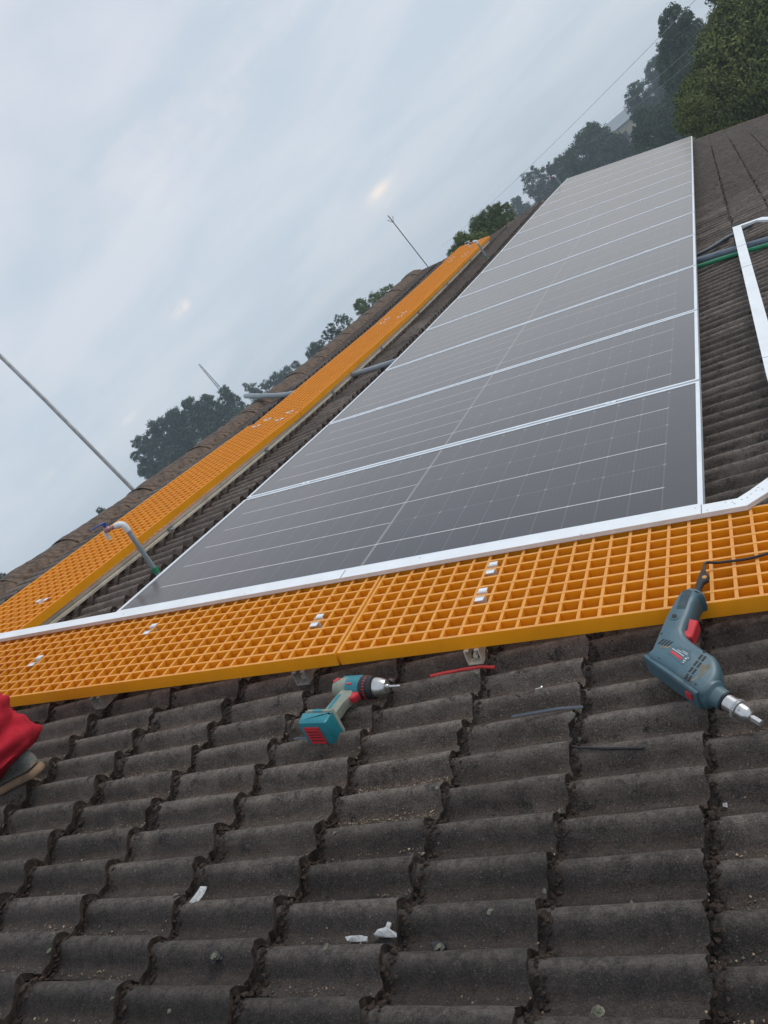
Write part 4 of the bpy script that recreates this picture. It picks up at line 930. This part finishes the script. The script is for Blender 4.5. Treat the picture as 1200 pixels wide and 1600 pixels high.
# trousers: a bunched, folded tube for each leg with a hip piece, one mesh
def leg_rings(mb, A, K, Hp, side):
    vs = []; k = 44; m_ = 80
    for i in range(m_ + 1):
        t = i / m_
        c = A.lerp(K, t * 2) if t < .5 else K.lerp(Hp, t * 2 - 1)
        if t < .5: c = c - FWD * .018 * math.sin(t * 2 * PI)
        ax_ = (K - A).normalized() if t < .45 else ((Hp - K).normalized() if t > .55 else ((Hp - A).normalized()))
        e1 = (SID - ax_ * SID.dot(ax_)).normalized(); e2 = ax_.cross(e1)
        r = .090 + .030 * min(t * 2, 1) + .022 * max(t - .5, 0) * 2
        bunch = math.exp(-((t - .05) / .07) ** 2) * .018 + math.exp(-((t - .17) / .06) ** 2) * .014 - math.exp(-((t - .105) / .02) ** 2) * .010
        if i == 0: r *= .80
        for j in range(k):
            a = 2 * PI * j / k
            f = .026 * noise.noise(Vector((math.cos(a) * 1.1, math.sin(a) * 1.1, t * 13 + side * 9))) + .026 * (abs(noise.noise(Vector((math.cos(a) * 1.7 + t * 9, math.sin(a) * 1.7, t * 30)))) - .2) + .006 * math.sin(t * 75 + 2.2 * math.sin(a + side) + a)* max(0, 1 - t * 1.8)
            vs.append(c + (e1 * math.cos(a) + e2 * math.sin(a)) * (r + bunch + f) + ax_ * .008 * math.sin(a * 2 + t * 25) - org)
    fs = [(i * k + j, i * k + (j + 1) % k, (i + 1) * k + (j + 1) % k, (i + 1) * k + j) for i in range(m_) for j in range(k)]
    mb.add(vs, fs, 0, True); mb.add(vs, [tuple(range(k))[::-1], tuple(m_ * k + j for j in range(k))], 0, True)
mb = MB(); leg_rings(mb, ankR + UPW * .010, kneeR, hipR, 1); leg_rings(mb, ankL + UPW * .01, kneeL, hipL, 2)
mb.tube([hipR - SID * .04 - org, pel - org - UPW * .02, hipL + SID * .04 - org], [.11, .14, .11], 20); mb.tube([pel - UPW * .05 - org, pel + UPW * .1 - org, waist - org], [.15, .16, .15], 20)
mb.build('trousers', MT['cloth'], pr_, None, 60)
def shoe(ank, n_sole, yaw):
    M = Matrix.Translation(-org) @ Matrix.Translation(ank) @ Matrix.Rotation(yaw, 4, 'Z')
    # local: X forward (toe), Z up
    fx = FWD; R_ = Matrix((fx, UPW.cross(fx), UPW)).transposed().to_4x4(); R_ = Matrix.Translation(ank - org + UPW * .032) @ R_ @ Matrix.Scale(.84, 4) @ Matrix.Rotation(yaw, 4, 'Z') @ Matrix.Rotation(math.radians(-6), 4, 'Y')
    secs = [(-.078, .020, .048), (-.066, .034, .066), (-.03, .037, .078), (.02, .038, .075), (.07, .044, .052), (.12, .046, .040), (.16, .040, .034), (.185, .022, .022)]
    mb = MB(); vs = []; k = 14
    for x, w_, h_ in secs:
        for j in range(k):
            a = 2 * PI * j / k; y = math.cos(a) * w_; z = max(math.sin(a), -.35) * h_ * .75 - .068 + h_ * .25; vs.append(R_ @ Vector((x, y, z)))
    n = len(secs); fs = [(i * k + j, (i + 1) * k + j, (i + 1) * k + (j + 1) % k, i * k + (j + 1) % k) for i in range(n - 1) for j in range(k)]
    fs += [tuple(range(k)), tuple((n - 1) * k + j for j in range(k))[::-1]]
    mb.add(vs, fs, 0, True); o = mb.build('shoe', MT['shoe'], pr_, None, 60); recalc(o.data)
    ol = [(-.088, -.020), (-.092, 0), (-.088, .020), (-.07, .036), (-.03, .036), (.03, .034), (.08, .046), (.13, .047), (.17, .036), (.192, .012), (.192, -.012), (.17, -.036), (.13, -.047), (.08, -.046), (.03, -.034), (-.03, -.036), (-.07, -.036)]
    mb = MB(); mb.pillow(ol, [(-.104, .004), (-.101, 0), (-.088, .0), (-.082, .003), (-.076, .006)], 0, R_); mb.build('sole', MT['sole'], pr_, None, 60)
    mb = MB(); mb.tube([R_ @ Vector((-.0, 0, -.03)), R_ @ Vector((.0, 0, .03))], [.040, .045], 16); mb.build('sock', MT['shoe'], pr_)
shoe(ankR, 0, math.radians(4)); shoe(ankL, 0, math.radians(-6))
# ------------------------------------------------------------------ ground, hills
mb = MB(); vs = [(0, 0, -4.2)]; R_ = [8, 20, 50, 100, 160, 220, 294]; k = 40
for r in R_:
    for j in range(k):
        a = 2 * PI * j / k; vs.append((math.cos(a) * r, math.sin(a) * r, -4.2 + (noise.noise(Vector((math.cos(a) * r / 60, math.sin(a) * r / 60, 1))) * min(r / 120, 1.2))))
fs = [(0, 1 + j, 1 + (j + 1) % k) for j in range(k)]
for i in range(len(R_) - 1):
    for j in range(k): fs.append((1 + i * k + j, 1 + (i + 1) * k + j, 1 + (i + 1) * k + (j + 1) % k, 1 + i * k + (j + 1) % k))
mb.add(vs, fs, 0, True); o = mb.build('ground', MT['ground']); o['kind'] = 'structure'; o['label'] = 'green and brown ground around the building'
mb = MB(); vs = []; fs = []; k = 96
for i, (r, hgt) in enumerate([(205, 0), (225, 5), (250, 9), (275, 8), (293, 5)]):
    for j in range(k):
        a = 2 * PI * j / k; h_ = hgt * max(.15, .7 + .8 * noise.noise(Vector((math.cos(a) * 3, math.sin(a) * 3, 5)))); vs.append((math.cos(a) * r, math.sin(a) * r, -6 + h_))
for i in range(4):
    for j in range(k): fs.append((i * k + j, i * k + k + j, i * k + k + (j + 1) % k, i * k + (j + 1) % k))
mb.add(vs, fs, 0, True); o = mb.build('hills', MT['hill']); o['kind'] = 'structure'; o['label'] = 'low wooded hills fading into haze'
# ------------------------------------------------------------------ trees beyond the roof
def tree(lobes, D, label, leaf, ls=.5, dens=1.0, seed=1, name='tree', group='trees beyond the roof'):
    """lobes: (bearing px, py, radius px, depth shift in metres)"""
    rnd = random.Random(seed); Lb = []
    for px, py, r, *dz in lobes:
        DD = D + (dz[0] if dz else 0); Lb.append((at(px, py, DD), r / 1300.3 * DD * 1.08))
    cx = sum(p.x for p, r in Lb) / len(Lb); cy = sum(p.y for p, r in Lb) / len(Lb); G = Vector((cx, cy, -4.2))
    root = empty(name, Matrix.Translation(G), label, 'tree', group)
    full = [(p, r, 1.0) for p, r in Lb]
    for p, r in Lb:                                       # lower branches carry leaves too
        q = p.copy(); rr = r
        for lv in range(3):
            q = q + Vector((rnd.uniform(-.5, .5) * rr, rnd.uniform(-.5, .5) * rr, -1.15 * rr)); rr = rr * 1.08
            if q.z - rr < -3.4: break
            full.append((q.copy(), rr, .45))
    zlow = min(p.z - r * .5 for p, r in Lb); big = max(r for p, r in Lb)
    mb = MB(); tr = max(.12, big * .10)
    mb.tube([Vector((0, 0, -.2)), Vector((.1, .05, (zlow + 4.2) * .5)), Vector((0, .1, zlow + 4.2 + big * .4))], [tr * 1.3, tr, tr * .6], 8)
    for p, r in Lb:
        s = Vector((0, .05, max(.5, (zlow + 4.2) * .75))); e = p - G; mb.tube([s, s.lerp(e, .5) + Vector((0, 0, -.1 * r)), e], [tr * .6, tr * .4, tr * .15], 5)
    mb.build('trunk', MT['bark'], root)
    mb = MB()
    for p, r, dk in full:
        c = p - G; nc = max(9, int(34 * dens * (dk if dk == 1 else .7))); clumps = []
        for q in range(nc):                               # leaf clumps through the crown, dense towards its outside
            d = Vector((rnd.gauss(0, 1), rnd.gauss(0, 1), rnd.gauss(0, .9))).normalized(); rr = rnd.uniform(.35, 1.0) ** .6
            clumps.append((c + Vector((d.x * r, d.y * r, d.z * r * .95)) * rr * .86, r * rnd.uniform(.20, .38)))
        for cc, cr in clumps:
            for q in range(int(70 * dens * (1 if dk == 1 else .6))):
                d = Vector((rnd.gauss(0, 1), rnd.gauss(0, 1), rnd.gauss(0, .8))).normalized() * cr * rnd.uniform(.3, 1.08)
                nrm = (d.normalized() * .7 + Vector((rnd.uniform(-1, 1), rnd.uniform(-1, 1), rnd.uniform(-.3, 1.2)))).normalized()
                t1 = nrm.cross(Vector((rnd.uniform(-1, 1), rnd.uniform(-1, 1), rnd.uniform(-1, 1)))).normalized(); t2 = nrm.cross(t1)
                s = r * .075 * ls * 2 * rnd.uniform(.6, 1.4); P = cc + d
                mb.add([P - t1 * s, P + t2 * s * .6, P + t1 * s, P - t2 * s * .6], [(0, 1, 2, 3)], 0)
    o = mb.build('crown', LEAF[leaf], root)
    return root
tree([(1160, 120, 62), (1105, 158, 40, -1), (1085, 178, 26, -2), (1150, 60, 48, 1), (1190, 160, 45, -1), (1215, 90, 60), (1120, 105, 34), (1190, 30, 45, 1), (1140, 180, 40, -1), (1090, 145, 26, -1)], 24, 'big olive green tree close behind the far right end of the roof', 'olive', .27, 2.6, 1)
tree([(1150, 8, 30), (1175, -10, 40), (1128, 38, 22), (1200, 10, 40), (1140, -20, 25)], 40, 'dark tree top rising behind the big olive green tree at the top right', 'dark', .35, 1.8, 2)
tree([(1056, 36, 21), (1050, 62, 20), (1048, 90, 20), (1065, 48, 16), (1068, 75, 20), (1060, 105, 22), (1090, 78, 22), (1082, 105, 26), (1048, 120, 16)], 62, 'tall dark eucalyptus with a round top, highest on the skyline', 'dark', .55, 1.1, 3)
tree([(1090, 42, 9), (1102, 52, 12), (1108, 72, 16), (1095, 62, 10)], 70, 'slim dark tree just right of the tall eucalyptus', 'euc', .6, .9, 4)
tree([(992, 142, 13), (985, 152, 10), (1000, 152, 13), (990, 168, 9), (1010, 168, 16), (1000, 183, 12)], 105, 'round crowned hazy tree with sky showing through, left of the tall eucalyptus', 'euc', .55, .75, 5)
tree([(1020, 108, 13), (1028, 95, 8), (1022, 128, 15), (1035, 140, 18), (1030, 165, 18)], 120, 'blue hazed tree standing behind the round crowned one', 'euc', .55, .9, 6)
tree([(1015, 190, 24), (1040, 185, 26), (1030, 215, 26), (1000, 210, 14), (1060, 200, 26), (1050, 170, 20), (1010, 230, 18)], 75, 'broad dark bushy tree just above the far edge of the solar panels', 'dark', .5, 1.1, 7)
tree([(923, 205, 13), (910, 222, 15), (935, 222, 22), (960, 228, 20), (905, 245, 22), (940, 250, 28), (970, 245, 20), (890, 250, 14), (985, 235, 14), (900, 268, 20)], 105, 'large dark green tree mass in the middle of the far skyline', 'dark', .5, 1.1, 8)
tree([(862, 262, 9), (875, 252, 9), (870, 275, 16), (888, 262, 10)], 115, 'small crown against the left side of the large dark tree mass', 'dark', .55, .9, 9)
tree([(822, 278, 9), (832, 269, 9), (845, 270, 9), (850, 284, 12), (826, 295, 9), (840, 302, 14), (862, 295, 12)], 130, 'dark umbrella shaped tree with sky gaps near the farthest tap', 'dark', .5, .75, 10)
tree([(808, 318, 10), (806, 332, 10), (820, 325, 9)], 150, 'small round blue grey tree at the end of the ridge line', 'euc', .6, .9, 11)
tree([(775, 328, 12), (762, 338, 14), (748, 350, 14), (780, 345, 13), (765, 358, 18), (742, 362, 10), (790, 322, 6)], 32, 'fresh green tree behind the far tip of the ridge walkway', 'fresh', .36, 1.5, 12)
tree([(722, 375, 13), (715, 388, 10), (738, 378, 14), (752, 376, 12), (728, 392, 14), (708, 396, 9)], 26, 'low yellow green bush at the end of the ridge', 'fresh', .45, 1.2, 13)
tree([(600, 456, 9), (585, 468, 12), (565, 480, 13), (560, 475, 9), (598, 468, 8), (575, 492, 14), (610, 448, 5)], 55, 'green leafy tree top over the ridge right of the sparse one', 'fresh', .55, .8, 14)
tree([(530, 500, 9), (518, 512, 9), (540, 496, 7), (508, 524, 8), (525, 520, 12)], 60, 'sparse leafy tree top over the middle of the ridge', 'euc', .6, .55, 15)
tree([(490, 545, 11), (500, 540, 9), (485, 553, 9)], 85, 'small rounded bluish tree top over the ridge', 'euc', .5, .9, 16)
tree([(462, 570, 8), (448, 580, 10), (430, 592, 12), (415, 602, 9), (440, 598, 14), (468, 578, 8)], 110, 'row of bluish crowns over the ridge left of the small round one', 'euc', .5, .9, 17)
tree([(398, 608, 10), (388, 606, 7), (403, 618, 10), (382, 600, 4)], 110, 'feathery tree top just above the grey pipe end', 'euc', .5, .7, 18)
tree([(350, 612, 10), (360, 622, 9), (348, 632, 12), (356, 640, 12)], 95, 'narrow tree at the right end of the blue green clump, by the mast', 'dark', .55, .9, 19)
tree([(320, 632, 18), (295, 636, 16), (330, 650, 22), (300, 665, 26), (272, 652, 17), (285, 690, 24), (330, 665, 20)], 90, 'large blue green tree in the middle of the left clump', 'euc', .5, 1.1, 20)
tree([(245, 668, 15), (262, 660, 14), (238, 688, 15), (255, 695, 20), (262, 715, 20)], 95, 'blue green tree left of the large one in the left clump', 'euc', .5, 1.0, 21)
tree([(216, 692, 12), (212, 712, 9), (228, 710, 15), (225, 732, 14), (240, 740, 18)], 92, 'leftmost tree of the blue green clump behind the ridge', 'euc', .5, .9, 22)
tree([(155, 797, 5), (160, 802, 6)], 60, 'tiny crown peeping over the ridge near the blue tap lever', 'dark', .6, .8, 23)
tree([(4, 901, 6), (-6, 905, 7)], 60, 'tiny crown at the left edge of the picture over the ridge', 'dark', .6, .8, 24)
# far building between the crowns
P = at(975, 205, 160); root = empty('far_building', Matrix.Translation((P.x, P.y, -4.2)), 'far pale building half hidden in blue haze between the tree crowns', 'building')
mb = MB(); mb.box(-5, 5, -4, 4, 0, 5.0); mb.build('wall', MT['wall'], root)
mb = MB(); mb.add([(-5.6, -4.6, 4.9), (5.6, -4.6, 4.9), (5.6, 4.6, 4.9), (-5.6, 4.6, 4.9), (-5.6, 0, 6.6), (5.6, 0, 6.6)], [(0, 1, 5, 4), (2, 3, 4, 5), (0, 4, 3), (1, 2, 5), (0, 3, 2, 1)]); mb.build('roof', MT['pvc'], root)
for x in (-3, 0, 3):
    mb = MB(); mb.box(x - .6, x + .6, -4.06, -4.01, 2.2, 3.8); mb.build('window', MT['black'], root)
# ------------------------------------------------------------------ haze
HAZE = 0.0019
if HAZE:
    mb = MB(); mb.box(-300, 300, -300, 300, -9.0, 14.5); me = mb.mesh('haze', []) if False else None
    me = bpy.data.meshes.new('haze'); me.from_pydata(mb.v, [], mb.f); hm = bpy.data.materials.new('pale haze'); hm.use_nodes = True; t = hm.node_tree; t.nodes.clear()
    pv = N(t, 'ShaderNodeVolumePrincipled'); pv.inputs['Density'].default_value = HAZE; pv.inputs['Color'].default_value = (.76, .89, 1, 1); pv.inputs['Anisotropy'].default_value = .1
    ou = N(t, 'ShaderNodeOutputMaterial'); t.links.new(pv.outputs[0], ou.inputs['Volume']); me.materials.append(hm)
    o = link('haze', me); props(o, 'pale morning haze lying over the whole place', 'haze', kind='stuff')
